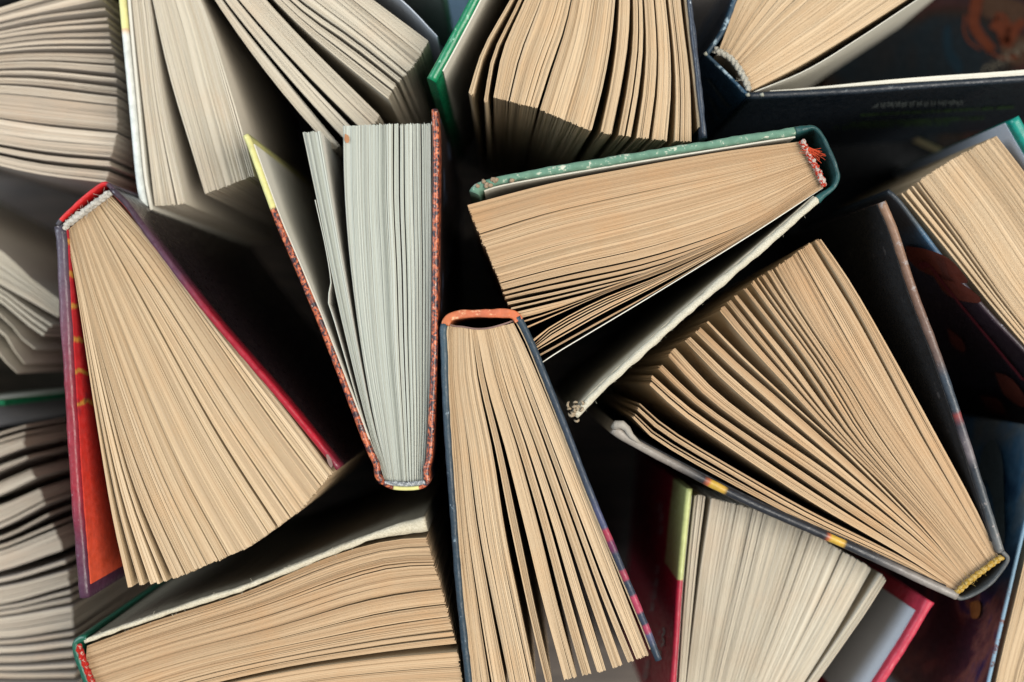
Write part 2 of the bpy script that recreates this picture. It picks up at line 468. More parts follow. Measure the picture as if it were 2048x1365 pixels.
def flat_book(parent, z, corners, th, cov, pap, name='closed_cover'):
    """closed book lying on the table: two boards and the page block between them"""
    c = [P(a, b, z) for a, b in corners]; cen = sum(c, Vector()) / 4
    def slab(nm, za, zb, k, m):
        bm = bmesh.new()
        lo_ = [bm.verts.new(Vector((*(cen + (q - cen) * k).xy, za)) - parent.location) for q in c]
        hi_ = [bm.verts.new(Vector((*(cen + (q - cen) * k).xy, zb)) - parent.location) for q in c]
        bm.faces.new(hi_); bm.faces.new(lo_[::-1])
        for i in range(4): bm.faces.new((lo_[i], lo_[(i + 1) % 4], hi_[(i + 1) % 4], hi_[i]))
        bmesh.ops.recalc_face_normals(bm, faces=bm.faces)
        bmesh.ops.bevel(bm, geom=bm.edges[:], offset=0.0006, segments=2, affect='EDGES')
        me = bpy.data.meshes.new(nm); bm.to_mesh(me); bm.free(); me.materials.append(m)
        o = bpy.data.objects.new(nm, me); COL.objects.link(o); o.parent = parent
    slab('front_board', z - 0.0025, z, 1.0, cov); slab('page_block', z - th + 0.0026, z - 0.0026, 0.985, pap); slab('back_board', z - th, z - th + 0.0025, 1.0, cov)

def simple(name, c, rough=0.6, tex=700, b=0.2, spec=.25):
    return cover(name, [(0, c)], rough, tex=tex, bstr=b, spec=spec)

# ------------------------------------------------------------------ the table
def table():
    m, nt, bs = new_mat('dark_wood'); p = pos(nt)
    mp = node(nt, 'ShaderNodeMapping'); mp.inputs['Scale'].default_value = (6, 90, 6); nt.links.new(p, mp.inputs[0])
    n1 = noise_(nt, mp.outputs[0], 2.2, 6, 0.65, 0, 0.6)
    c = ramp(nt, n1, [(0.3, lin((56, 47, 40))), (0.52, lin((92, 79, 68))), (0.75, lin((118, 103, 89)))])
    nt.links.new(c, bs.inputs['Base Color']); bs.inputs['Roughness'].default_value = 0.6
    bump(nt, bs, n1, 0.4, 0.0006)
    mb = MB(); a = 0.9
    mb.v = [Vector((-a, -a, 0)), Vector((a, -a, 0)), Vector((a, a, 0)), Vector((-a, a, 0))]; mb.face((0, 1, 2, 3))
    o = mb.build('table_top', m); o['kind'] = 'structure'
table()
GR = 'open hardback books standing on end'

# ------------------------------------------------------------------ 1 thick book, top left
Z = 0.175
b = thing('open_book', 'thick book splayed open at top left, pale cover tipped yellow, cream pages in separate clumps', 'book', 450, 150, GR)
M = cover('pale_cover', [(0, (226, 220, 160)), (.43, (228, 222, 150)), (.437, (214, 178, 140)), (.455, (224, 224, 214)), (1, (216, 222, 218))], 0.5)
board(b, 'front_board', Z, [(225, -220), (243, 0), (262, 200), (276, 350), (287, 418)], 14, M)
G = [(0, [(234, -300), (252, -150), (264, 0), (284, 200), (310, 412)]),
     (.17, [(238, -310), (270, -150), (298, 0), (324, 200), (372, 408)]),
     (.2, [(240, -312), (276, -150), (312, 0), (360, 200), (410, 388)]),
     (.36, [(245, -318), (320, -150), (392, 0), (448, 170), (508, 352)]),
     (.5, [(255, -325), (350, -150), (450, 0), (560, 150), (668, 300)]),
     (.58, [(262, -330), (380, -150), (485, 0), (600, 140), (712, 272)]),
     (.66, [(272, -336), (410, -150), (530, 0), (645, 130), (752, 245)]),
     (.78, [(290, -350), (450, -150), (590, 0), (700, 90), (790, 170)]),
     (.9, [(305, -365), (480, -190), (650, -30), (750, 60), (828, 132)]),
     (1, [(320, -380), (500, -200), (640, -80), (745, 0), (857, 83)])]
block(b, Z - .002, .002, G, [(0, .03, 4), (.04, .075, 6), (.08, .115, 6), (.125, .17, 6), (.2, .225, 6), (.23, .268, 8), (.272, .30, 6), (.305, .36, 9),
      (.498, .522, 6), (.545, .575, 6), (.58, .588, 2), (.61, .645, 8), (.652, .682, 8), (.735, .758, 4), (.765, .785, 4), (.80, .815, 3), (.83, .855, 6), (.86, .90, 9), (.905, .945, 9), (.95, 1, 10)],
      [CREAM, CREAM_F], 11, wob=.0005, gk=1.7)
leaf(b, Z - .0015, .002, [(232, -305), (250, -150), (258, 0), (276, 200), (290, 350), (303, 420)], .0011, [END_W, END_W], 'endpaper')
leaf(b, Z - .002, .002, [(330, -392), (520, -224), (680, -92), (800, -2), (875, 74)], .0004, [END_G, END_G], 'endpaper')
board(b, 'back_board', Z, [(345, -410), (560, -262), (740, -145), (880, -60)], 14, M)
board(b, 'spine', Z, [(225, -225), (222, -300), (250, -380), (345, -412)], 8, M)

# ------------------------------------------------------------------ 2 blurred book at the left edge, upper
Z = 0.158
b = thing('open_book', 'blurred book at the left edge above the red one, rose grey pages fanned evenly', 'book', 0, 150, GR)
G = [(0, [(-420, 130), (-150, 60), (50, 0), (175, -45)]), (.12, [(-420, 136), (-150, 90), (50, 42), (210, 15)]),
     (.5, [(-420, 160), (-150, 155), (60, 142), (232, 150)]), (.8, [(-420, 180), (-150, 215), (60, 245), (235, 262)]),
     (1, [(-420, 200), (-150, 290), (50, 345), (212, 366)])]
block(b, Z, .002, G, [(-.0, .03, 3), (.05, .09, 4), (.12, .135, 2), (.175, .19, 2), (.215, .235, 3), (.262, .285, 4), (.30, .325, 4), (.34, .352, 2), (.39, .43, 6), (.45, .49, 6), (.52, .54, 3), (.57, .60, 4),
      (.62, .66, 6), (.67, .71, 6), (.715, .76, 6), (.765, .80, 5), (.81, .86, 7), (.865, .90, 4), (.915, .935, 2), (.955, .975, 2), (.985, 1, 2)], [ROSE, ROSE_F], 22, wob=.0006, zjit=.0003, gk=1.7)
MB2 = simple('slate_cover', (48, 52, 56))
board(b, 'front_board', Z + .003, [(-430, 110), (-150, 30), (60, -40), (185, -90)], 14, MB2)
board(b, 'spine', Z + .003, [(-430, 110), (-450, 160), (-430, 215)], 8, MB2)

# ------------------------------------------------------------------ 3 blurred book at the left edge, middle
Z = 0.134
b = thing('open_book', 'blurred book left of the red one, stepped cream leaves above a thin green cover', 'book', -50, 620, GR)
G = [(0, [(-330, 300), (-150, 400), (0, 500), (60, 555), (120, 600)]), (.42, [(-330, 340), (-150, 460), (0, 560), (60, 595), (118, 636)]),
     (.55, [(-330, 355), (-150, 480), (0, 580), (50, 625), (92, 662)]), (.7, [(-330, 370), (-150, 505), (0, 620), (40, 668), (72, 698)]),
     (.85, [(-330, 390), (-150, 540), (0, 656), (30, 700), (50, 728)]), (1, [(-330, 410), (-150, 580), (-30, 680), (10, 725), (34, 748)])]
block(b, Z, .002, G, [(0, .1, 6), (.11, .2, 6), (.22, .31, 6), (.32, .42, 6), (.49, .505, 2), (.53, .55, 2), (.57, .59, 2), (.70, .71, 2), (.85, .86, 2), (.99, 1, 2)], [CREAM, CREAM_F], 33, wob=.0004)
GC = simple('green_cover', (16, 104, 66))
LP = [(-340, 830), (-150, 815), (10, 806)]
board(b, 'back_board', Z + .002, LP, 12, GC); endpaper(b, Z + .002, LP, 12, 1, END_W)
board(b, 'spine', Z + .002, [(-360, 280), (-400, 500), (-400, 700), (-340, 830)], 8, GC)
board(b, 'front_board', Z + .002, [(-390, 290), (-330, 320)], 12, MB2, n=8)

# ------------------------------------------------------------------ 4 blurred thick fan at lower left
Z = 0.124
b = thing('open_book', 'blurred thick book with pale wavy pages along the lower left edge, lowest of three', 'book', -60, 1180, GR)
G = [(0, [(-380, 1110), (-150, 960), (-40, 880), (52, 850)]), (.1, [(-380, 1120), (-150, 985), (-40, 915), (48, 885)]),
     (.2, [(-380, 1130), (-150, 1020), (-30, 968), (58, 930)]), (.3, [(-380, 1140), (-150, 1060), (-20, 1030), (82, 982)]),
     (.4, [(-380, 1150), (-150, 1110), (-10, 1082), (98, 1032)]), (.5, [(-380, 1160), (-150, 1165), (-10, 1140), (122, 1090)]),
     (.6, [(-380, 1175), (-150, 1215), (0, 1205), (138, 1160)]), (.75, [(-380, 1190), (-150, 1265), (0, 1272), (146, 1250)]),
     (1, [(-380, 1220), (-120, 1400), (0, 1420), (152, 1425)])]
block(b, Z, .002, G, [(-.0, .012, 2), (.04, .055, 2), (.075, .10, 3), (.11, .125, 2), (.16, .175, 3), (.215, .232, 2), (.245, .252, 1), (.29, .335, 7), (.345, .355, 2), (.392, .40, 1), (.43, .438, 1), (.452, .46, 1), (.47, .478, 1), (.49, .498, 1),
      (.51, .516, 1), (.545, .553, 1), (.575, .588, 2), (.60, .62, 3), (.636, .644, 1), (.662, .672, 2), (.69, .70, 2), (.712, .73, 3), (.742, .757, 3), (.77, .778, 1), (.795, .808, 2), (.828, .842, 2), (.862, .87, 1), (.888, .90, 2), (.92, .93, 2), (.95, .96, 2), (.98, 1, 3)], [ROSE, ROSE_F], 44, wob=.0007, gk=1.9)
leaf(b, Z, .002, [(-380, 1135), (-150, 1040), (-25, 1000), (72, 955)], .0003, [CREAM, CREAM_F])
board(b, 'spine', Z + .003, [(-390, 1080), (-420, 1160), (-390, 1250)], 8, MB2)
board(b, 'front_board', Z + .003, [(-390, 1080), (-200, 960), (-60, 868)], 12, MB2)
board(b, 'back_board', Z + .003, [(-390, 1250), (-120, 1450), (160, 1470)], 12, MB2)

# ------------------------------------------------------------------ 5 red book
Z = 0.2
b = thing('open_book', 'tan fanned book with glossy plum cover, red lining and white corded headband', 'book', 350, 750, GR)
COV = cover('plum_red_cover', [(0, (72, 66, 76)), (.1, (88, 74, 88)), (.3, (112, 60, 76)), (.45, (134, 36, 50)), (.7, (150, 34, 48)), (.86, (92, 40, 62)), (1, (78, 48, 68))], .34, tex=300, bstr=.9, coat=.15, wear=(190, 180, 180), wear_z=(.1985, .2), wear_amt=.30)
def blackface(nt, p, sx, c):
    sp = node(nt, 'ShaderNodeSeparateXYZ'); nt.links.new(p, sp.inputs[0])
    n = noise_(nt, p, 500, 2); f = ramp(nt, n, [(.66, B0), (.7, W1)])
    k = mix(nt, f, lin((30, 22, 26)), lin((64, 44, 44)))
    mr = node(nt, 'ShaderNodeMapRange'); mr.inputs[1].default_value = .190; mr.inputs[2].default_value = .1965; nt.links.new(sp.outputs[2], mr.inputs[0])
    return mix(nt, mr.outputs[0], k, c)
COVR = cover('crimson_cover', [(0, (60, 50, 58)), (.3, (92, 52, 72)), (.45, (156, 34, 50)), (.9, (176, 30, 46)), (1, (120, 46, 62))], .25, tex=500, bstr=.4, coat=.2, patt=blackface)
LPT = [(116, 452), (120, 480), (124, 560), (136, 760), (150, 980), (167, 1197)]
RPT = [(222, 378), (255, 412), (300, 475), (420, 632), (560, 795), (677, 938)]
board(b, 'front_board', Z, LPT, 22, COV, r=.0016, rough=.0004, seed=5, vary=.12)
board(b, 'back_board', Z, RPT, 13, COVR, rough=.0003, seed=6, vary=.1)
RED = cover('red_lining', [(0, (196, 50, 44)), (1, (206, 30, 26))], .5, tex=600)
board(b, 'spine', Z, [(113, 450), (124, 436), (160, 402), (195, 374), (212, 368), (226, 380)], 9, cover('red_spine', [(0, (60, 58, 66)), (.07, (66, 62, 70)), (.09, (205, 26, 24)), (.86, (200, 22, 24)), (.9, (70, 52, 64)), (1, (70, 52, 64))], .4, tex=900, bstr=.4), rough=.0002)
def patch5(nt, p, sx, c):
    f = math_(nt, 'FRACT', math_(nt, 'MULTIPLY', sx.outputs[0], 11.0)); nz = noise_(nt, p, 90, 2)
    g = ramp(nt, math_(nt, 'ADD', f, math_(nt, 'MULTIPLY', nz, .5)), [(.62, B0), (.70, W1), (.76, W1), (.84, B0)])
    lim = ramp(nt, sx.outputs[0], [(.50, W1), (.54, B0)])
    c = mix(nt, math_(nt, 'MULTIPLY', math_(nt, 'MULTIPLY', g, lim), .75), c, lin((206, 160, 60)))
    h = ramp(nt, noise_(nt, p, 60, 3), [(.55, B0), (.62, W1)])
    return mix(nt, math_(nt, 'MULTIPLY', math_(nt, 'MULTIPLY', h, lim), .7), c, lin((70, 24, 50)))
endpaper(b, Z, LPT, 22, 1, cover('printed_red_lining', [(0, (186, 30, 44)), (.48, (206, 34, 36)), (.7, (214, 54, 38)), (1, (228, 88, 54))], .55, patt=patch5, bstr=.1), inset=.0022, end_in=.0045)
endpaper(b, Z, RPT, 13, -1, RED, inset=.003)
G = [(0, [(130, 468), (148, 550), (186, 800), (222, 1020), (255, 1174)]), (.10, [(136, 461), (162, 560), (222, 840), (262, 1000), (318, 1166)]),
     (.17, [(142, 455), (175, 600), (240, 850), (290, 1010), (348, 1158)]),
     (.5, [(175, 427), (255, 600), (370, 850), (430, 970), (500, 1094)]), (.75, [(199, 410), (320, 590), (450, 800), (530, 920), (600, 1022)]),
     (.9, [(212, 400), (300, 495), (430, 680), (540, 840), (640, 975)]), (1, [(222, 392), (300, 480), (430, 645), (560, 805), (666, 944)])]
cl = [(0, .014, 2, 0, .012), (.038, .052, 3, .013, .035), (.072, .082, 2, .036, .05), (.09, .104, 2, .051, .065), (.122, .136, 3, .066, .085)]
sp = [(.165, .215), (.222, .262), (.268, .31), (.315, .36), (.364, .40), (.405, .452), (.456, .53), (.535, .59), (.594, .63), (.642, .70), (.705, .762), (.772, .82), (.828, .868), (.876, .905), (.912, .94), (.948, .97), (.976, 1)]
for a, c in sp: cl.append((a, c, max(4, int((c - a) * 250)), .086 + (a - .165) / .835 * .914, .086 + (c - .165) / .835 * .914))
block(b, Z - .003, .002, G, cl, [TANB, TAN_F], 55)
headband(b, Z - .0018, [(124, 462), (134, 450), (160, 430), (190, 408), (222, 384)], .0014, thread('white_cord', (226, 220, 208), (214, 206, 192), 12), 11, 5, fuzz=26)
blobs(b, 'torn_corner', [[(652, 910), (657, 910), (665, 926), (663, 936), (656, 926)]], lambda x, y: P(x, y, .2002), Vector((0, 0, 1)), simple('grey_board_core', (140, 112, 104), .9))

# ------------------------------------------------------------------ 6 marbled book with grey-white pages
Z = 0.2
b = thing('open_book', 'book with orange and black speckled cover, pale yellow corner and cool grey white pages', 'book', 760, 620, GR)
def marble(nt, p, sx, c):
    n1 = noise_(nt, p, 560, 4, .62, 0, .6); n2 = noise_(nt, p, 1100, 2, .5)
    g = ramp(nt, n1, [(.36, lin((34, 32, 44))), (.46, lin((84, 48, 46))), (.52, lin((176, 82, 46))), (.62, lin((212, 118, 76))), (.74, lin((226, 158, 116)))])
    g = mix(nt, ramp(nt, n2, [(.58, B0), (.66, W1)]), g, lin((36, 34, 48)))
    yz = ramp(nt, sx.outputs[0], [(0.0, W1), (.206, W1), (.212, B0)])
    return mix(nt, math_(nt, 'MULTIPLY', yz, 1.0), g, lin((220, 214, 140)))
def marble2(nt, p, sx, c):
    n1 = noise_(nt, p, 560, 4, .62, 0, .6); n2 = noise_(nt, p, 1100, 2, .5)
    g = ramp(nt, n1, [(.36, lin((34, 32, 44))), (.46, lin((84, 48, 46))), (.52, lin((176, 82, 46))), (.62, lin((212, 118, 76))), (.74, lin((226, 158, 116)))])
    return mix(nt, ramp(nt, n2, [(.58, B0), (.66, W1)]), g, lin((36, 34, 48)))
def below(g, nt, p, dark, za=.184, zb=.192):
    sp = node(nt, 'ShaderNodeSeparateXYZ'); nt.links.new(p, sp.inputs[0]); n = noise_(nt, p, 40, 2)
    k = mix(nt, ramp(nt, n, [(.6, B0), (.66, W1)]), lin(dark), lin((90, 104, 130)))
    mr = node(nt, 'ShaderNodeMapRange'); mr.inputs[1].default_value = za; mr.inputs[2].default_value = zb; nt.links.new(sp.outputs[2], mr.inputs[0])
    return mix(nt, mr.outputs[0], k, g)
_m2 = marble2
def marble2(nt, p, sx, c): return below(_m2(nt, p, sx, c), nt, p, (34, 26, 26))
def marble3(nt, p, sx, c):
    g = marble2(nt, p, sx, c)
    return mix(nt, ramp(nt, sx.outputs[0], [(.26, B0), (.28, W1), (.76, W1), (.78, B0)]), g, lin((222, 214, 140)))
LPT = [(490, 270), (500, 292), (550, 430), (590, 525), (640, 645), (690, 775), (735, 893), (752, 930), (754, 950), (764, 966)]
RPT = [(869, 218), (872, 300), (870, 500), (868, 700), (862, 850), (858, 915), (852, 940), (854, 966)]
mm1 = cover('speckled_cover', [(0, (0, 0, 0))], .3, patt=marble, coat=.3, wear=(220, 190, 170), wear_z=(.199, .2), wear_amt=.34, wscale=500)
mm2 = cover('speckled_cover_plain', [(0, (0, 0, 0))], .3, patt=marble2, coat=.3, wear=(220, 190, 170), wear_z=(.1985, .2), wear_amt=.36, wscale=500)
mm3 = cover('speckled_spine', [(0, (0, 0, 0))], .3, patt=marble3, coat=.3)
board(b, 'front_board', Z, LPT, 13, mm1, rough=.0001, vary=.05, n=90); endpaper(b, Z, LPT[:-3], 13, 1, END_W, inset=.0012, start=.003, end_in=.001)
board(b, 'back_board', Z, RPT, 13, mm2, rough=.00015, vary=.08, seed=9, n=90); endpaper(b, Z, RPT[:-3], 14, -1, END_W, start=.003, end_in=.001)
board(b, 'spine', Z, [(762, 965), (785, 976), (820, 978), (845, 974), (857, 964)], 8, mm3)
G = [(0, [(770, 962), (735, 850), (700, 710), (672, 590), (640, 430), (606, 266)]), (.13, [(778, 962), (745, 850), (715, 700), (692, 570), (664, 410), (641, 262)]),
     (.31, [(782, 963), (762, 850), (736, 720), (712, 560), (696, 400), (686, 252)]), (.65, [(815, 964), (808, 850), (798, 700), (790, 540), (780, 400), (776, 249)]),
     (1, [(850, 962), (858, 850), (861, 700), (863, 540), (863, 400), (861, 248)])]
cl = [(0, .045, 6, 0, .06), (.05, .09, 6, .06, .11), (.094, .13, 5, .11, .155)]
for a, c in [(.31, .37), (.373, .43), (.433, .50), (.503, .575), (.578, .64), (.645, .69), (.70, .735), (.748, .775), (.785, .815), (.825, .85), (.86, .883), (.893, .915), (.925, .945), (.955, .972), (.982, 1)]:
    cl.append((a, c, max(4, int((c - a) * 130)), .16 + (a - .31) / .69 * .84, .16 + (c - .31) / .69 * .84))
block(b, Z - .0025, .002, G, cl, [WHITE, WHITE_F], 66, gk=1.3)
leaf(b, Z - .0027, .002, [(768, 948), (728, 845), (690, 715), (668, 640), (655, 597), (662, 570), (652, 500), (630, 400)], .0003, [WHITE, WHITE_F])
headband(b, Z - .001, [(770, 966), (790, 968), (820, 969), (850, 965)], .0009, thread('silver_cord', (206, 208, 206), (160, 164, 166), 22), 22, 8)
blobs(b, 'foxing_stain', [[(690, 268), (697, 272), (699, 282), (694, 287), (689, 280)]], lambda x, y: P(x, y, Z - .0022), Vector((0, 0, 1)), simple('rust_stain', (182, 130, 92), .9))

# ------------------------------------------------------------------ 7 green book at the top centre
Z = 0.192
b = thing('open_book', 'tan book at top centre, bright green board at left and navy board at right', 'book', 1170, 20, GR)
GR7 = cover('bright_green_cover', [(0, (18, 128, 84))], .25, tex=600, bstr=.3, coat=.4, wear=(150, 200, 170), wear_z=(.1912, .192), wear_amt=.36)
NV7 = cover('scuffed_navy_cover', [(0, (46, 56, 70))], .35, tex=500, bstr=.7, coat=.2, wear=(170, 176, 180), wear_z=(.190, .192), wear_amt=.36)
LPT = [(1090, -330), (1020, -150), (958, -20), (905, 82), (862, 160)]
board(b, 'front_board', Z, LPT, 21, GR7, rough=.0002); endpaper(b, Z, LPT, 21, 1, END_W, inset=.001, end_in=.004)
RPT = [(1330, -420), (1368, -150), (1380, 0), (1393, 120), (1403, 210), (1409, 276)]
board(b, 'back_board', Z, RPT, 11, NV7, rough=.0004, vary=.2); endpaper(b, Z, RPT, 11, -1, TAN_F, inset=.002)
board(b, 'spine', Z, [(1090, -330), (1120, -420), (1220, -460), (1330, -420)], 8, GR7)
G = [(0, [(1130, -350), (1085, -130), (1020, 0), (965, 100), (937, 186)]), (.09, [(1135, -352), (1100, -130), (1040, 10), (990, 110), (971, 205)]),
     (.13, [(1140, -355), (1115, -130), (1058, 0), (1012, 100), (987, 196)]), (.33, [(1165, -358), (1155, -130), (1130, 30), (1095, 140), (1072, 216)]),
     (.55, [(1195, -362), (1215, -130), (1210, 30), (1200, 150), (1180, 262)]),
     (.70, [(1225, -362), (1255, -130), (1268, 50), (1262, 160), (1246, 272)]), (.87, [(1255, -358), (1305, -130), (1332, 50), (1340, 170), (1334, 282)]),
     (1, [(1285, -350), (1345, -130), (1368, 40), (1383, 160), (1388, 284)])]
cl = [(0, .022, 4), (.082, .10, 4), (.13, .20, 14), (.205, .27, 14), (.275, .30, 5), (.312, .335, 6), (.345, .40, 12), (.406, .455, 12), (.46, .48, 5), (.487, .51, 5), (.518, .535, 3), (.541, .556, 3), (.602, .648, 9), (.682, .703, 4),
      (.712, .728, 3), (.755, .772, 3), (.776, .80, 5), (.812, .83, 4), (.84, .868, 6), (.905, .925, 3), (.935, .955, 4), (.965, .985, 4)]
block(b, Z - .003, .002, G, cl, [TANB, TAN_F], 77, wob=.0004, zjit=.00015, lean=(-.010, 0))

# ------------------------------------------------------------------ 8 dark book at the top right
Z = 0.178
b = thing('open_book', 'top right tan book with dark navy spine and boards and a plain white headband', 'book', 1650, 80, GR)
DK = cover('dark_navy_cover', [(0, (22, 32, 42))], .35, tex=500, bstr=.5, wear=(150, 160, 160), wear_z=(.1772, .178), wear_amt=.34)
DK2 = cover('worn_blue_cover', [(0, (34, 58, 74)), (1, (40, 76, 100))], .4, tex=500, bstr=.6, wear=(150, 170, 180), wear_z=(.1765, .178), wear_amt=.42)
board(b, 'front_board', Z, [(1414, 106), (1428, 88), (1445, 62), (1462, 22), (1480, -25), (1570, -210)], 11, DK2, rough=.0003)
RPT = [(1495, 190), (1540, 189), (1700, 181), (1850, 170), (2060, 156), (2260, 142)]
board(b, 'back_board', Z, RPT, 15, DK, rough=.0002)
board(b, 'spine', Z, [(1411, 107), (1440, 134), (1470, 164), (1497, 191)], 7, DK2)
nub = MB()
for (x, y) in ((1411, 108), (1496, 190), (1524, 190)):
    p = P(x, y, Z + .0002); tube(nub, [p + Vector((-.0007, .0002, -.0004)), p + Vector((0, 0, .0002)), p + Vector((.0006, -.0003, -.0004))], [.0004, .0009, .0004], 7)
nub.build('worn_corner', simple('bare_board', (176, 176, 160), .9), b)
G = [(0, [(1436, 104), (1452, 62), (1474, 0), (1530, -120), (1610, -280)]), (.3, [(1458, 116), (1500, 50), (1552, -20), (1640, -140), (1740, -270)]),
     (.6, [(1478, 136), (1560, 62), (1645, -5), (1760, -110), (1860, -220)]), (1, [(1503, 181), (1600, 132), (1700, 72), (1812, 0), (1980, -115)])]
block(b, Z - .002, .002, G, [(0, .05, 5), (.055, .11, 6), (.12, .16, 5), (.165, .20, 4), (.205, .25, 5), (.26, .285, 3), (.30, .36, 6), (.37, .41, 4), (.42, .47, 5), (.485, .55, 7), (.558, .64, 9), (.645, .74, 9), (.75, .84, 9), (.845, .92, 8), (.925, 1, 8)],
      [TANB, TAN_F], 88, wob=.0005, zjit=.00012)
leaf(b, Z - .002, .002, [(1504, 186), (1610, 142), (1710, 82), (1825, 6), (2000, -110)], .0003, [END_W, END_W], 'endpaper')
block(b, Z - .001, .002, [(0, [(1540, 182), (1620, 176), (1800, 158), (2050, 140), (2260, 120)]), (1, [(1540, 183), (1620, 179), (1800, 166), (2050, 152), (2260, 136)])], [(0, 1, 5)], [END_W, END_W], 89, zjit=.00003)
headband(b, Z - .0008, [(1428, 100), (1442, 106), (1462, 118), (1480, 142), (1490, 160), (1498, 180)], .0013, thread('pale_cord', (210, 205, 190), (206, 200, 184), 9), 9, 12, fuzz=10)
p0 = P(1600, 184, Z); q0 = P(2060, 156, Z); d = (q0 - p0); n8 = Vector((d.y, -d.x, 0)).normalized(); p0 = p0 + n8 * (7.5 * K * (CAM_Z - Z) + .0002)
pl = lambda x, y: ray_plane(x, y, p0, n8)
rnd = random.Random(8)
st = []
for k in range(30):
    x = 1712 + k * 7.2; y = 211 - (x - 1712) * .030 + rnd.uniform(-1, 1)
    st.append((rnd.uniform(.5, 1.0), [(x, y - 5), (x + rnd.uniform(-3, 3), y + 5)])); 
    if k % 2: st.append((1.5, [(x, y + rnd.uniform(-4, 4)), (x + 6, y + rnd.uniform(-4, 4))]))
ribbons(b, 'title_print', st, pl, n8, simple('grey_print', (96, 104, 104), .6))
st = []
for row, (xa, xb, ya, yb) in enumerate([(1600, 2030, 236, 214), (1700, 1960, 247, 236), (1640, 1900, 256, 246)]):
    x = xa
    while x < xb:
        y = ya + (yb - ya) * (x - xa) / (xb - xa); st.append((rnd.uniform(.8, 2.2), [(x, y + 2), (x + rnd.uniform(3, 8), y - 2.5)])); x += rnd.uniform(6, 13)
ribbons(b, 'subtitle_print', st, pl, n8, simple('green_print', (50, 76, 34), .6))
p1 = P(1411, 107, Z); q1 = P(1497, 191, Z); d = q1 - p1; n9 = Vector((d.y, -d.x, 0)).normalized()
if n9.dot(-p1) < 0: n9 = -n9
p1 = p1 + n9 * (3.5 * K * (CAM_Z - Z) + .0002)
gbar = simple('grey_bar_print', (84, 90, 92), .5)
for bar in [(3.5, [(1416, 158), (1457, 214)]), (3, [(1420, 195), (1440, 236)]), (3, [(1415, 222), (1428, 250)])]: ribbons(b, 'spine_print', [bar], lambda x, y: ray_plane(x, y, p1, n9), n9, gbar)

# ------------------------------------------------------------------ 9 teal book on the right
Z = 0.18
b = thing('open_book', 'tan book at right edge, teal board above, blue board painted with orange plumes below', 'book', 2050, 560, GR)
TE = cover('teal_cover', [(0, (20, 140, 124)), (1, (16, 120, 110))], .3, tex=600, bstr=.3, coat=.3, wear=(160, 200, 190), wear_z=(.1795, .18), wear_amt=.3)
NV = cover('painted_blue_cover', [(0, (50, 56, 62)), (.12, (70, 78, 84)), (.17, (70, 104, 130)), (.28, (40, 44, 66)), (.4, (52, 38, 46)), (.6, (46, 34, 38)), (1, (44, 50, 66))], .3, tex=600, bstr=.3, jit=.06, wear=(150, 150, 160), wear_z=(.179, .18), wear_amt=.36)
board(b, 'back_board', Z, [(2030, 236), (2062, 292), (2150, 440), (2280, 660)], 24, TE, r=.0018); endpaper(b, Z, [(2030, 236), (2062, 292), (2150, 440), (2280, 660)], 24, -1, END_G, inset=.004)
BP = [(1776, 382), (1800, 404), (1850, 470), (1900, 535), (1980, 628), (2060, 712), (2250, 915)]
board(b, 'front_board', Z, BP, 10, NV)
board(b, 'spine', Z, [(2250, 915), (2330, 950), (2390, 860), (2280, 660)], 8, NV)
G = [(0, [(2255, 900), (2130, 780), (1995, 625), (1885, 490), (1803, 390)]), (.3, [(2290, 870), (2180, 750), (2040, 590), (1940, 450), (1858, 348)]),
     (.6, [(2320, 850), (2220, 710), (2100, 540), (2000, 400), (1925, 308)]), (1, [(2350, 820), (2260, 680), (2150, 500), (2060, 360), (1994, 272)])]
cl = [(0, .02, 3), (.05, .085, 3), (.115, .13, 2), (.17, .18, 2)] + spread(9, .20, 1.0, 120, 12, .08)
block(b, Z - .003, .002, G, cl, [TANB, TAN_F], 99, wob=.0004, gk=1.5)
p0 = P(1850, 470, Z); q0 = P(2060, 712, Z); d = q0 - p0; n9b = Vector((d.y, -d.x, 0)).normalized()
if n9b.dot(-p0) < 0: n9b = -n9b
p0 = p0 + n9b * (5 * K * (CAM_Z - Z) + .0012)
pl = lambda x, y: ray_plane(x, y, p0, n9b)
blobs(b, 'plume_print', [[(1812, 492), (1850, 498), (1895, 515), (1925, 545), (1935, 566), (1890, 560), (1840, 540), (1815, 515)], [(1860, 540), (1920, 565), (1962, 596), (1950, 606), (1895, 590)],
                         [(1990, 745), (2020, 755), (2048, 790), (2048, 815), (2010, 790)], [(1895, 655), (1925, 680), (1930, 705), (1905, 690)], [(1960, 790), (2000, 800), (2010, 830), (1975, 820)]], pl, n9b, simple('orange_print', (116, 56, 42), .5))
ribbons(b, 'tail_print', [(3.0, [(1842, 534), (1850, 528), (1862, 532), (1880, 556), (1930, 618), (1990, 690), (2048, 760)])], pl, n9b, simple('dark_red_print', (116, 42, 50), .4), .0004)
ribbons(b, 'quill_print', [(.35, [(1868 + 5 * k, 503 + 3 * k), (1882 + 4 * k, 535 + 3 * k), (1890 + 5 * k, 556 + k)]) for k in range(5)], pl, n9b, simple('pale_print', (104, 62, 54), .6), .0006)

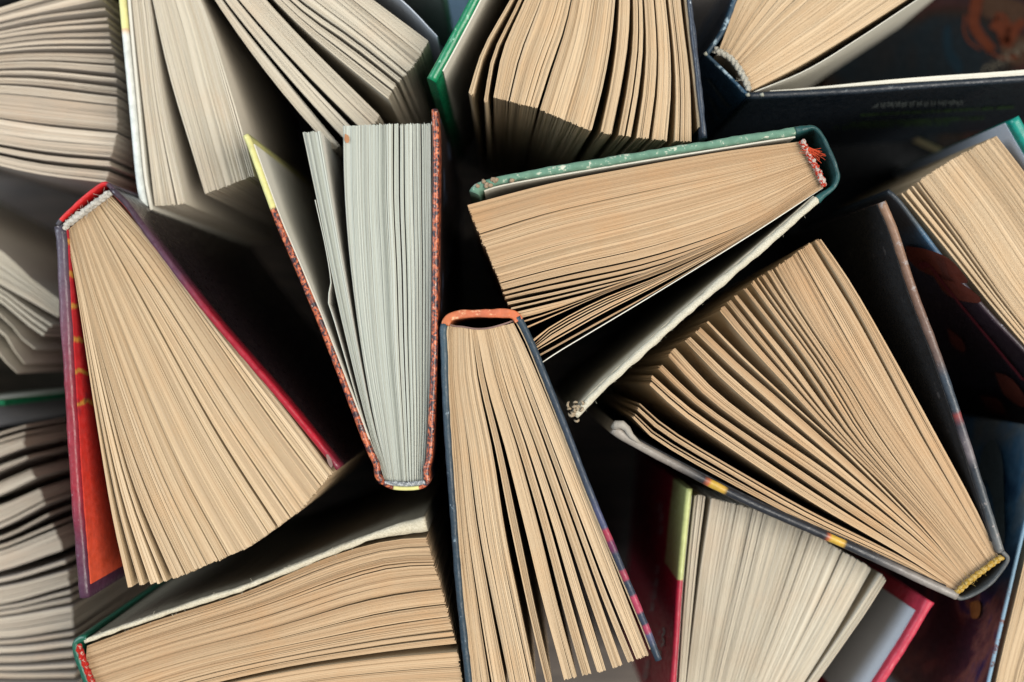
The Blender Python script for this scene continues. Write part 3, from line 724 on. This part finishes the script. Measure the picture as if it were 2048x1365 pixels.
# ------------------------------------------------------------------ 10 wide fan on the right
Z = 0.19
b = thing('open_book', 'widely fanned tan book with yellow corded headband and scuffed black cover flecked yellow', 'book', 1650, 820, GR)
C10 = cover('black_scuffed_cover', [(0, (176, 164, 150)), (.16, (160, 150, 138)), (.24, (60, 60, 64)), (.31, (40, 42, 48)), (.70, (40, 44, 50)), (.785, (196, 160, 60)), (.79, (200, 164, 70)), (.826, (190, 96, 60)), (.83, (42, 42, 48)), (.91, (72, 72, 76)), (1, (176, 170, 160))], .33, tex=450, bstr=.7, coat=.2, jit=.02)
C10 = cover('black_scuffed_cover', [(0, (150, 138, 126)), (.16, (132, 122, 114)), (.24, (40, 42, 46)), (.345, (36, 38, 44)), (.352, (200, 160, 60)), (.385, (192, 110, 60)), (.392, (36, 38, 44)), (.67, (34, 36, 42)), (.676, (200, 164, 66)), (.712, (186, 96, 62)), (.72, (34, 36, 42))][::-1] if False else
            [(0, (168, 158, 146)), (.15, (140, 130, 120)), (.27, (38, 40, 46)), (.285, (186, 96, 62)), (.292, (204, 166, 60)), (.33, (204, 160, 64)), (.34, (36, 38, 44)), (.62, (36, 38, 44)), (.63, (186, 96, 62)), (.638, (204, 166, 60)), (.672, (204, 160, 64)), (.68, (38, 40, 46)), (.76, (60, 60, 62)), (.86, (132, 124, 118)), (1, (150, 142, 134))],
            .33, tex=450, bstr=.7, coat=.2)
C10R = cover('brown_grey_cover', [(0, (150, 116, 92)), (.25, (118, 88, 72)), (.45, (104, 84, 76)), (.5, (56, 66, 76)), (.60, (60, 68, 76)), (.61, (140, 62, 60)), (.64, (60, 60, 68)), (.72, (120, 110, 112)), (.76, (52, 56, 62)), (.9, (66, 72, 76)), (1, (110, 110, 108))], .35, tex=450, bstr=.6, coat=.2, jit=.015, wear=(150, 140, 136), wear_z=(.1885, .19), wear_amt=.38)
LPT = [(1228, 858), (1262, 882), (1350, 930), (1500, 1006), (1700, 1094), (1850, 1164), (1916, 1194)]
RPT = [(1766, 404), (1790, 462), (1828, 580), (1882, 725), (1938, 895), (1985, 1045), (2004, 1106)]
board(b, 'front_board', Z, LPT, 17, C10, rough=.0002, taper=lambda s: 1.0 + .35 * max(0, 1 - s / .07), n=80)
board(b, 'back_board', Z, RPT, 17, C10R, rough=.0003, vary=.1, n=80)
lip = MB()
tube(lip, [P(1226, 856, Z - .001), P(1233, 850, Z), P(1244, 850, Z), P(1254, 858, Z), P(1262, 872, Z), P(1280, 888, Z - .0006)], [.0012, .0018, .0017, .0014, .0012, .0006], 8)
lip.build('worn_corner', simple('pale_worn_cloth', (170, 162, 150), .8, 1200, .6), b)
INN = cover('printed_lining', [(0, (24, 23, 25)), (.5, (20, 20, 23)), (1, (28, 26, 26))], .7, wear=(66, 63, 63), wear_amt=.36, wscale=120)
endpaper(b, Z, RPT, 17, -1, INN, inset=.0018); endpaper(b, Z, LPT, 17, 1, INN, inset=.0018)
board(b, 'spine', Z, [(1910, 1191), (1924, 1198), (1952, 1188), (1984, 1166), (2008, 1136), (2017, 1118), (2006, 1104)], 9, cover('charcoal_spine', [(0, (120, 116, 110)), (.12, (66, 70, 70)), (.8, (60, 64, 66)), (1, (100, 100, 98))], .4, tex=600, bstr=.6), rough=.0002)
G = [(0, [(1910, 1189), (1800, 1131), (1600, 1040), (1400, 932), (1300, 872), (1266, 838)]), (.07, [(1914, 1186), (1800, 1120), (1620, 1032), (1430, 925), (1330, 862), (1277, 816)]),
     (.2, [(1926, 1178), (1820, 1098), (1650, 990), (1470, 875), (1380, 815), (1306, 752)]), (.33, [(1936, 1170), (1840, 1075), (1690, 960), (1520, 850), (1420, 778), (1344, 702)]),
     (.42, [(1945, 1162), (1850, 1050), (1710, 920), (1560, 800), (1465, 730), (1388, 668)]), (.57, [(1957, 1152), (1870, 1052), (1780, 956), (1697, 865), (1587, 725), (1466, 597)]),
     (.7, [(1970, 1140), (1880, 1030), (1806, 946), (1741, 867), (1656, 742), (1509, 562)]), (.85, [(1982, 1128), (1900, 1010), (1795, 867), (1702, 735), (1632, 636), (1562, 528)]),
     (.95, [(1990, 1120), (1922, 1002), (1844, 867), (1766, 722), (1707, 615), (1624, 484)]), (1, [(1997, 1112), (1944, 1002), (1871, 867), (1800, 738), (1736, 622), (1690, 546), (1641, 478)])]
cl = [(0, .016, 3), (.024, .03, 2), (.055, .072, 4), (.08, .086, 2), (.165, .182, 4), (.192, .20, 2), (.235, .25, 4), (.258, .264, 2), (.30, .32, 4), (.332, .345, 3), (.385, .402, 4), (.425, .445, 4), (.468, .474, 1), (.52, .537, 4), (.55, .562, 3), (.578, .596, 4), (.635, .65, 4), (.68, .698, 5), (.712, .72, 2), (.745, .76, 4), (.778, .80, 6), (.818, .842, 7), (.85, .86, 3), (.865, .90, 10), (.905, .945, 11), (.965, .985, 5), (.992, 1, 2)]
block(b, Z - .0028, .002, G, cl, [TAN, TAN_F], 1010, gk=1.4, wob=.0006, pw=.8, lean=(-.018, -.022))
headband(b, Z - .0008, [(1914, 1186), (1935, 1166), (1960, 1146), (1985, 1128), (2004, 1114)], .0012, thread('yellow_cord', (200, 156, 60), (216, 184, 112), 10, .5, .6), 10, 15, fuzz=16)

# ------------------------------------------------------------------ 11 green cloth book
Z = 0.2
b = thing('open_book', 'old book with chipped sage green board, dark green spine, red tassel and frayed beige board', 'book', 1350, 500, GR)
C11 = cover('sage_green_cover', [(0, (104, 142, 120))], .8, tex=900, bstr=.4, wear=(206, 204, 184), wear_z=(.1986, .2), wear_amt=.40, wscale=300)
TPT = [(1592, 262), (1530, 271), (1450, 284), (1300, 308), (1150, 333), (1040, 352), (985, 364), (955, 376), (948, 386)]
board(b, 'front_board', Z, TPT, 17, C11, rough=.0005, seed=3, vary=.15, n=110, taper=lambda s: 1 + .25 * max(0, (s - .9) / .1))
endpaper(b, Z, TPT, 19, 1, END_W, inset=.0022, end_in=.004)
lump = MB(); rnd = random.Random(4)
for k in range(9):
    x, y = rnd.uniform(948, 1030), 0; y = 372 - (x - 955) * .20 + rnd.uniform(-7, 6)
    a = P(x, y, Z + .0001); dd = Vector((rnd.uniform(-1, 1), rnd.uniform(-.5, .5), rnd.uniform(-.2, .2))) * .0013
    tube(lump, [a - dd + Vector((0, 0, -.0006)), a - dd * .4 + Vector((0, .0002, .0003)), a + dd * .4, a + dd + Vector((0, 0, -.0006))], [.0003, .0009, .0008, .0003], 6)
lump.build('torn_board_core', cloth('torn_board', (196, 176, 150), (150, 120, 96)), b)
DG = cover('dark_green_spine', [(0, (24, 74, 72)), (.5, (22, 60, 62)), (1, (28, 84, 82))], .38, tex=500, bstr=.8)
board(b, 'spine', Z, [(1592, 261), (1612, 257), (1630, 256), (1644, 270), (1660, 302), (1674, 340), (1677, 356), (1668, 374), (1650, 388), (1636, 400)], 9, DG, rough=.0004, seed=2, n=80, taper=lambda s: 1 + .9 * max(0, 1 - s / .18) + .8 * max(0, (s - .82) / .18))
BE = cloth('beige_cloth', (230, 224, 204), (214, 206, 184))
DPT = [(1636, 398), (1580, 448), (1500, 517), (1400, 602), (1300, 690), (1210, 772), (1150, 832)]
board(b, 'back_board', Z, DPT, 15, BE, rough=.0006, seed=8, vary=.2, n=100)
endpaper(b, Z, DPT, 15, -1, cover('grey_lining', [(0, (190, 180, 158))], .9), inset=.002)
fibres(b, Z, DPT, 60, BE, .0010, .00004, 3, 0, 'frayed_thread', .0014)
tuft = MB(); rnd = random.Random(7)
for k in range(16):
    a = P(1150 + rnd.uniform(-12, 12), 828 + rnd.uniform(-22, 12), Z - .0003); an = rnd.uniform(0, 6.28); r_ = rnd.uniform(.0006, .0014)
    tube(tuft, [a + Vector((math.cos(an + t * 2.6) * r_, math.sin(an + t * 2.6) * r_, -.0012 + .0022 * math.sin(t * 3.1))) for t in (0, .25, .5, .75, 1)], [.0002, .00045, .0005, .00045, .0002], 6)
tuft.build('frayed_corner', cloth('frayed_cloth', (204, 190, 164), (160, 134, 106)), b)
G = [(0, [(1598, 284), (1450, 303), (1250, 338), (1100, 368), (934, 411)]), (.2, [(1615, 305), (1460, 340), (1260, 388), (1100, 430), (962, 478)]),
     (.42, [(1628, 322), (1480, 380), (1280, 450), (1130, 500), (995, 552)]), (.6, [(1636, 338), (1500, 415), (1310, 500), (1160, 552), (1013, 602)]),
     (.70, [(1641, 348), (1510, 438), (1330, 528), (1180, 588), (1040, 645)]), (.79, [(1643, 356), (1500, 455), (1340, 535), (1210, 590), (1110, 648), (1066, 690)]),
     (.9, [(1645, 364), (1500, 462), (1330, 560), (1210, 625), (1120, 680), (1072, 706)]), (.955, [(1646, 368), (1500, 468), (1330, 572), (1200, 645), (1120, 690), (1078, 714)]),
     (1, [(1646, 376), (1500, 470), (1300, 592), (1180, 664), (1120, 700), (1085, 723)])]
cl = [(0, .03, 5), (.042, .11, 13), (.113, .17, 12), (.175, .25, 15), (.255, .31, 11), (.318, .35, 7), (.358, .42, 12), (.425, .47, 10), (.478, .52, 8), (.536, .556, 4), (.572, .588, 3), (.604, .616, 2), (.632, .64, 2), (.654, .664, 2), (.676, .684, 2), (.698, .704, 1), (.722, .728, 1),
      (.775, .782, 1), (.795, .802, 1), (.815, .822, 1), (.835, .842, 1), (.852, .858, 1), (.873, .880, 1), (.938, .955, 3)]
block(b, Z - .0028, .002, G, cl, [TAN, TAN_F], 1111, wob=.0003, pw=.85)
leaf(b, Z - .0028, .002, [(1646, 376), (1500, 471), (1300, 594), (1180, 666), (1120, 702), (1085, 725)], .00035, [END_W, END_W], 'endpaper')
headband(b, Z - .0012, [(1603, 283), (1612, 298), (1622, 318), (1634, 340), (1644, 362), (1648, 372)], .0013, thread('red_white_cord', (200, 66, 42), (216, 200, 188), 5, .5, .8, 900), 7, 21, fuzz=0)
ts = MB(); rnd = random.Random(31); a0 = P(1618, 300, Z)
for k in range(34):
    an = math.radians(rnd.choice((-28, -20, -35, 170, -5)) + rnd.gauss(0, 14)); L = rnd.uniform(.003, .0068) * (0.55 if abs(an) > 1.7 else 1)
    d = Vector((math.cos(an), math.sin(an), rnd.uniform(-.25, .2))); e = Vector((0, rnd.uniform(-.3, .5), -.3)); s0 = a0 + Vector((rnd.gauss(0, .0004), rnd.gauss(0, .0006), 0))
    tube(ts, [s0 + d * L * t + e * L * t * t * .5 for t in (0, .3, .6, .85, 1)], .00009, 5, False)
ts.build('tassel', simple('red_thread', (206, 78, 46), .9), b)

# ------------------------------------------------------------------ 12 centre book with an orange spine cap
Z = 0.2
b = thing('open_book', 'tan book with creased orange spine top and navy boards, the right one spotted pink', 'book', 1060, 1000, GR)
OR = cover('creased_orange_spine', [(0, (200, 112, 66)), (.5, (196, 104, 70)), (1, (206, 110, 66))], .45, tex=350, bstr=1.0, wear=(224, 170, 130), wear_z=(.1992, .2), wear_amt=.40)
NVA = cover('navy_glossy_cover', [(0, (58, 80, 92)), (.12, (52, 72, 84)), (.4, (36, 52, 64)), (1, (40, 60, 72))], .42, tex=450, bstr=.9, coat=.1, wear=(150, 166, 176), wear_z=(.199, .2), wear_amt=.36)
NVB = cover('navy_pink_spotted_cover', [(0, (44, 62, 74)), (.18, (40, 54, 66)), (.52, (50, 60, 76)), (.58, (74, 78, 110)), (.615, (64, 70, 100)), (.62, (160, 50, 72)), (.65, (156, 50, 72)), (.655, (110, 44, 80)), (.68, (96, 40, 74)), (.69, (44, 52, 70)), (.735, (44, 52, 70)), (.74, (154, 54, 76)), (.765, (154, 54, 76)), (.77, (44, 54, 72)), (.81, (44, 54, 72)), (.815, (170, 56, 84)), (.86, (176, 60, 86)), (.865, (44, 54, 72)), (.895, (44, 54, 72)), (.90, (168, 54, 84)), (.92, (160, 54, 84)), (.925, (86, 86, 118)), (.96, (44, 58, 72)), (1, (44, 58, 72))], .4, tex=450, bstr=.8, coat=.1, jit=.006)
NVB.node_tree  # 24 stops
LPT = [(889, 648), (886, 664), (888, 700), (890, 780), (897, 900), (908, 1050), (920, 1200), (938, 1370), (944, 1430)]
RPT = [(1036, 634), (1048, 656), (1064, 690), (1085, 742), (1130, 855), (1180, 985), (1240, 1130), (1290, 1250), (1318, 1322)]
board(b, 'front_board', Z, LPT, 14, NVA, rough=.0003, vary=.12, n=90); endpaper(b, Z, LPT, 14, 1, TANB, inset=.0012)
board(b, 'back_board', Z, RPT, 14, NVB, rough=.0002, vary=.1, n=90); endpaper(b, Z, RPT, 14, -1, TAN_F, inset=.0015)
board(b, 'spine', Z, [(890, 650), (893, 642), (902, 634), (925, 629), (960, 627), (1000, 627), (1022, 628), (1032, 633), (1038, 642)], 18, OR, r=.0007, rough=.0005, seed=5, n=70, vary=.2)
G = [(0, [(897, 648), (893, 740), (904, 900), (914, 1060), (930, 1220), (953, 1425)]), (.18, [(910, 651), (912, 760), (930, 900), (950, 1060), (980, 1220), (1014, 1385)]),
     (.35, [(932, 655), (942, 760), (972, 900), (1000, 1060), (1036, 1220), (1073, 1372)]), (.44, [(946, 657), (965, 770), (1000, 910), (1032, 1060), (1068, 1220), (1104, 1364)]),
     (.56, [(966, 657), (990, 770), (1030, 900), (1070, 1050), (1105, 1200), (1146, 1356)]), (.76, [(995, 652), (1032, 780), (1075, 900), (1122, 1040), (1168, 1190), (1214, 1341)]),
     (.9, [(1014, 650), (1058, 770), (1105, 900), (1155, 1040), (1205, 1180), (1262, 1324)]), (1, [(1027, 646), (1058, 710), (1108, 830), (1170, 980), (1232, 1140), (1298, 1310)])]
cl = [(0, .045, 7), (.05, .092, 7), (.108, .118, 2), (.125, .182, 9), (.20, .238, 6), (.242, .275, 6), (.288, .315, 5), (.32, .35, 6), (.408, .44, 6), (.508, .553, 8), (.562, .582, 4), (.618, .667, 9), (.70, .755, 9), (.79, .852, 11), (.884, .898, 3), (.904, .916, 3), (.932, .965, 6), (.967, 1, 6)]
block(b, Z - .0025, .002, G, cl, [TANB, TAN_F], 1212, wob=.0005, pw=.75, gk=1.2)
leaf(b, Z - .0022, .002, [(896, 644), (904, 652), (925, 654), (950, 658), (975, 657), (1000, 651), (1018, 645), (1028, 641)], .0006, [simple('mauve_backing', (130, 104, 96), .9)] * 2, 'spine_lining')

# ------------------------------------------------------------------ 13 bottom-left book
Z = 0.2
b = thing('open_book', 'old tan book at bottom left with worn beige board, green spine and red headband', 'book', 550, 1280, GR)
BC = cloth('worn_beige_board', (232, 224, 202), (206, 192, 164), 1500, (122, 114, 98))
TPT = [(168, 1284), (230, 1262), (300, 1238), (400, 1205), (480, 1180), (560, 1148), (640, 1115), (700, 1091), (760, 1070), (852, 1050)]
board(b, 'front_board', Z, TPT, 14, BC, rough=.0005, seed=13, vary=.2, n=110, taper=lambda s: .62 + .25 * s + 1.2 * max(0, (s - .84) / .16))
DGS = cover('green_leather_spine', [(0, (22, 92, 70)), (1, (18, 84, 66))], .3, tex=400, bstr=.8, coat=.3)
board(b, 'spine', Z, [(172, 1278), (158, 1281), (149, 1290), (152, 1310), (164, 1345), (180, 1390), (200, 1450)], 13, DGS, rough=.0004, vary=.15)
G = [(0, [(174, 1292), (300, 1246), (480, 1188), (650, 1118), (770, 1084), (852, 1076)]), (.2, [(172, 1320), (330, 1268), (520, 1212), (680, 1155), (780, 1128), (866, 1124)]),
     (.4, [(178, 1350), (350, 1298), (540, 1250), (700, 1202), (800, 1182), (882, 1174)]), (.6, [(190, 1385), (380, 1330), (580, 1290), (740, 1262), (830, 1250), (900, 1243)]),
     (.76, [(205, 1420), (400, 1368), (600, 1330), (760, 1310), (850, 1302), (914, 1297)]), (1, [(230, 1480), (450, 1440), (650, 1410), (800, 1400), (880, 1398), (930, 1398)])]
cl = [(0, .045, 6), (.05, .07, 3), (.078, .13, 8), (.135, .20, 9), (.206, .225, 3), (.232, .30, 10), (.306, .345, 6), (.352, .41, 9), (.416, .45, 6), (.456, .50, 7), (.506, .53, 4), (.538, .57, 5), (.578, .62, 6), (.628, .65, 4), (.66, .69, 4), (.70, .735, 4), (.775, .85, 7), (.86, .92, 7), (.925, 1, 8)]
block(b, Z - .0028, .002, G, cl, [TAN, TAN_F], 1313, wob=.0004, pw=.65)
headband(b, Z - .001, [(156, 1290), (161, 1305), (170, 1330), (184, 1365), (200, 1400)], .0013, thread('red_cord', (206, 46, 36), (222, 180, 160), 8, .68, .6, 1400), 8, 25, fuzz=0)
fibres(b, Z, TPT, 60, BC, .0009, .00005, 5, 0, 'frayed_thread', .0014)

# ------------------------------------------------------------------ 14 red book with lime corner
Z = 0.172
b = thing('open_book', 'book with red cover, lime green strip at its corner and crisp cream pages', 'book', 1560, 1240, GR)
def lime(nt, p, sx, c):
    sp = node(nt, 'ShaderNodeSeparateXYZ'); nt.links.new(p, sp.inputs[0])
    zz = math_(nt, 'GREATER_THAN', sp.outputs[2], .172 - .036); aa = math_(nt, 'LESS_THAN', sx.outputs[0], .405)
    return mix(nt, math_(nt, 'MULTIPLY', zz, aa), c, lin((190, 196, 126)))
RC = cover('red_lime_cover', [(0, (176, 28, 56))], .35, patt=lime, tex=500, bstr=.3, coat=.2, wear=(210, 150, 150), wear_z=(.171, .172), wear_amt=.28)
RP = cover('pink_red_cover', [(0, (190, 50, 72))], .4, tex=500, bstr=.4, wear=(220, 150, 150), wear_z=(.171, .172), wear_amt=.32)
LPT = [(1379, 978), (1370, 1060), (1359, 1180), (1352, 1290), (1342, 1430)]
board(b, 'front_board', Z, LPT, 13, RC); endpaper(b, Z, LPT, 13, 1, END_W, inset=.003, end_in=0, start=.003)
RPT = [(1862, 1203), (1820, 1275), (1782, 1335), (1720, 1430)]
board(b, 'back_board', Z, RPT, 18, RP, rough=.0002, taper=lambda s: 1 + .3 * max(0, 1 - s / .1)); endpaper(b, Z, RPT, 18, -1, END_G, inset=.004, start=.006, end_in=0, )
board(b, 'spine', Z, [(1342, 1430), (1360, 1520), (1640, 1540), (1720, 1430)], 9, RC)
G = [(0, [(1350, 1500), (1360, 1330), (1373, 1150), (1390, 990)]), (.07, [(1362, 1500), (1378, 1330), (1395, 1150), (1413, 994)]), (.1, [(1368, 1500), (1388, 1330), (1405, 1150), (1424, 997)]),
     (.35, [(1410, 1500), (1448, 1330), (1486, 1160), (1514, 1020)]), (.65, [(1460, 1500), (1520, 1350), (1580, 1190), (1622, 1066)]), (.93, [(1510, 1500), (1600, 1370), (1690, 1230), (1744, 1138)]),
     (.95, [(1515, 1500), (1610, 1370), (1702, 1232), (1756, 1145)]), (1, [(1522, 1500), (1622, 1380), (1720, 1242), (1773, 1160)])]
cl = [(0, .015, 2), (.022, .045, 3), (.052, .062, 2), (.098, .14, 6), (.15, .17, 4), (.178, .235, 8), (.242, .285, 7), (.292, .325, 6), (.332, .385, 9), (.392, .44, 8), (.447, .50, 8), (.507, .545, 7), (.553, .60, 8), (.608, .645, 7), (.653, .69, 7), (.697, .735, 7), (.742, .79, 8), (.797, .835, 7), (.843, .88, 7), (.888, .928, 7), (.965, 1, 7)]
block(b, Z - .002, .002, G, cl, [CREAM, CREAM_F], 1414, wob=.0002, pw=.9, gk=1.9)
p0 = P(1379, 978, Z); q0 = P(1352, 1290, Z); d = q0 - p0; n14 = Vector((d.y, -d.x, 0)).normalized()
if n14.dot(-p0) < 0: n14 = -n14
p0 = p0 + n14 * (6.5 * K * (CAM_Z - Z) + .0003); pl = lambda x, y: ray_plane(x, y, p0, n14)
st = []
for k, (x, y) in enumerate([(1320, 1015), (1322, 1035), (1322, 1060), (1318, 1085), (1316, 1110), (1314, 1140), (1312, 1165), (1308, 1190), (1304, 1215), (1326, 1265), (1325, 1285), (1318, 1310), (1294, 1330), (1290, 1350)]):
    st.append((1.2, [(x, y - 8), (x + 4, y), (x - 2, y + 8)])); st.append((1.0, [(x - 5, y - 4), (x - 7, y + 5)]))
ribbons(b, 'title_print', st, pl, n14, simple('pale_title_print', (190, 190, 186), .5))

# ------------------------------------------------------------------ 15 painted book at the bottom right edge
Z = 0.175
b = thing('open_book', 'tan book cut off at the bottom right edge, dark painted cover with pale blue rim', 'book', 2040, 1200, GR)
def paint(nt, p, sx, c):
    n1 = noise_(nt, p, 26, 4, .55, 0, .8); n2 = noise_(nt, p, 40, 3, .5, 0, .5)
    g = ramp(nt, n1, [(.34, lin((26, 24, 36))), (.46, lin((58, 34, 44))), (.54, lin((112, 70, 62))), (.60, lin((46, 40, 72))), (.72, lin((30, 34, 54)))])
    h = ramp(nt, n2, [(.35, lin((48, 84, 116))), (.5, lin((80, 124, 156))), (.7, lin((136, 140, 132)))])
    return mix(nt, ramp(nt, sx.outputs[0], [(.38, W1), (.55, B0)]), g, h)
PC = cover('painted_cover', [(0, (0, 0, 0))], .3, patt=paint, bstr=.15, coat=.3, wear=(120, 150, 170), wear_z=(.1742, .175), wear_amt=.6)
LPT = [(2100, 858), (2080, 945), (2048, 1062), (2012, 1215), (1978, 1365), (1950, 1500)]
board(b, 'front_board', Z, LPT, 9, PC)
board(b, 'spine', Z, [(1950, 1500), (1990, 1560), (2080, 1540)], 8, PC)
board(b, 'back_board', Z, [(2260, 880), (2180, 1220), (2080, 1540)], 9, PC)
G = [(0, [(1970, 1500), (1992, 1365), (2026, 1220), (2062, 1065), (2108, 880)]), (1, [(2060, 1520), (2090, 1365), (2150, 1220), (2190, 1065), (2240, 890)])]
block(b, Z - .002, .002, G, spread(15, 0, 1, 60, 9, .1), [TANB, TAN_F], 1515)
p0 = P(2048, 1062, Z); q0 = P(1978, 1365, Z); d = q0 - p0; n15 = Vector((d.y, -d.x, 0)).normalized()
if n15.dot(-p0) < 0: n15 = -n15
p0 = p0 + n15 * (4.5 * K * (CAM_Z - Z) + .0014); pl = lambda x, y: ray_plane(x, y, p0, n15)
blobs(b, 'ochre_print', [[(1940, 1206), (1956, 1202), (1962, 1212), (1958, 1234), (1944, 1236)]], pl, n15, simple('ochre_paint', (140, 88, 44), .5))
blobs(b, 'figure_print', [[(1950, 990), (1965, 900), (1990, 880), (2005, 920), (2008, 980), (2010, 1080), (2000, 1090), (1985, 1000), (1970, 960)]], pl, n15, simple('pale_blue_paint', (92, 106, 108), .5))

# ------------------------------------------------------------------ books lying flat underneath
b = thing('flat_book', 'dark illustrated book lying flat at the top right corner, looping orange shapes and silver lettering', 'book', 1900, 60)
def paint2(nt, p, sx, c):
    n1 = noise_(nt, p, 14, 4, .55, 0, 1.0)
    return ramp(nt, n1, [(.36, lin((20, 26, 30))), (.47, lin((30, 25, 22))), (.54, lin((46, 26, 24))), (.62, lin((24, 30, 34))), (.75, lin((52, 38, 30)))])
PB = cover('painted_flat_cover', [(0, (0, 0, 0))], .8, patt=paint2, bstr=.1, spec=.04)
ZB = .06
flat_book(b, ZB, [(1640, 180), (1860, -260), (2330, -60), (2110, 400)], .06, PB, TAN_F)
pf = lambda x, y: P(x, y, ZB); up = Vector((0, 0, 1))
ribbons(b, 'orange_print', [(2.2, [(1990, 40), (1996, 30), (2008, 34), (2018, 50), (2016, 66)]), (1.5, [(1976, 98), (1992, 112), (2012, 118), (2036, 112)]), (1.2, [(1930, 30), (1928, 60), (1938, 84), (1960, 100)]), ((6, 5), [(1958, -20), (1950, 20), (1947, 48), (1962, 75), (1985, 102)]), ((4, 7), [(2048, 42), (2030, 58), (2020, 74), (2008, 90)]), ((7, 5), [(1985, 44), (2002, 56), (2008, 76), (2012, 92)])], pf, up, simple('burnt_orange_print', (74, 36, 22), .9, spec=.05), .0002)
blobs(b, 'brown_print', [[(1968, -10), (2010, -5), (2048, 10), (2048, 40), (2015, 60), (1985, 38), (1965, 30)], [(2000, 95), (2048, 70), (2048, 130), (2010, 120)]], pf, up, simple('warm_brown_print', (56, 40, 30), .9, spec=.05), .0001)
blobs(b, 'teal_print', [[(1885, 60), (1900, 50), (1905, 95), (1925, 130), (1915, 150), (1890, 110)]], pf, up, simple('deep_teal_print', (16, 30, 38), .9, spec=.05), .0001)
# the visible lettering, upside down to the viewer as in the photograph
def glyph(ch, o, ax, ay):
    S_ = {'М': [[(0, 0), (0, 1), (.5, .35), (1, 1), (1, 0)]], 'А': [[(0, 0), (.5, 1), (1, 0)], [(.2, .4), (.8, .4)]], 'Х': [[(0, 0), (1, 1)], [(0, 1), (1, 0)]],
          'Н': [[(0, 0), (0, 1)], [(1, 0), (1, 1)], [(0, .5), (1, .5)]], 'О': [[(.5, 0), (0, .3), (0, .7), (.5, 1), (1, .7), (1, .3), (.5, 0)]]}[ch]
    return [(.55, [(o[0] + ax[0] * x + ay[0] * y, o[1] + ax[1] * x + ay[1] * y) for x, y in s]) for s in S_]
st = []
for k, ch in enumerate('МАХНО'):
    o = (2056 - k * 20, 76 + k * 13); st += [s for s in glyph(ch, o, (-13, 9), (8, 20))]
sharp = []
for wd, pts in st:
    if len(pts) == 7: sharp.append((wd, pts))
    else:
        for a, c in zip(pts, pts[1:]): sharp.append((wd, [a, c]))
ribbons(b, 'title_lettering', sharp, pf, up, simple('silver_print', (96, 90, 78), .9, spec=.05), .0004)

b = thing('flat_book', 'plain slate blue closed book lying flat at the top, left of the green board', 'book', 850, 20)
flat_book(b, .05, [(690, 90), (720, -330), (1030, -300), (1000, 110)], .05, simple('slate_blue_cover', (150, 176, 200), .7), CREAM_F)

b = thing('flat_book', 'added black closed book lying flat, standing in for deep shade behind the dark green spine', 'book', 1790, 330)
flat_book(b, .045, [(1330, 150), (2150, 90), (2210, 560), (1390, 620)], .045, simple('shade_black_cover', (22, 24, 26), .9, spec=.08), TAN_F)  # added book: its black cover stands in for the shade in this gap
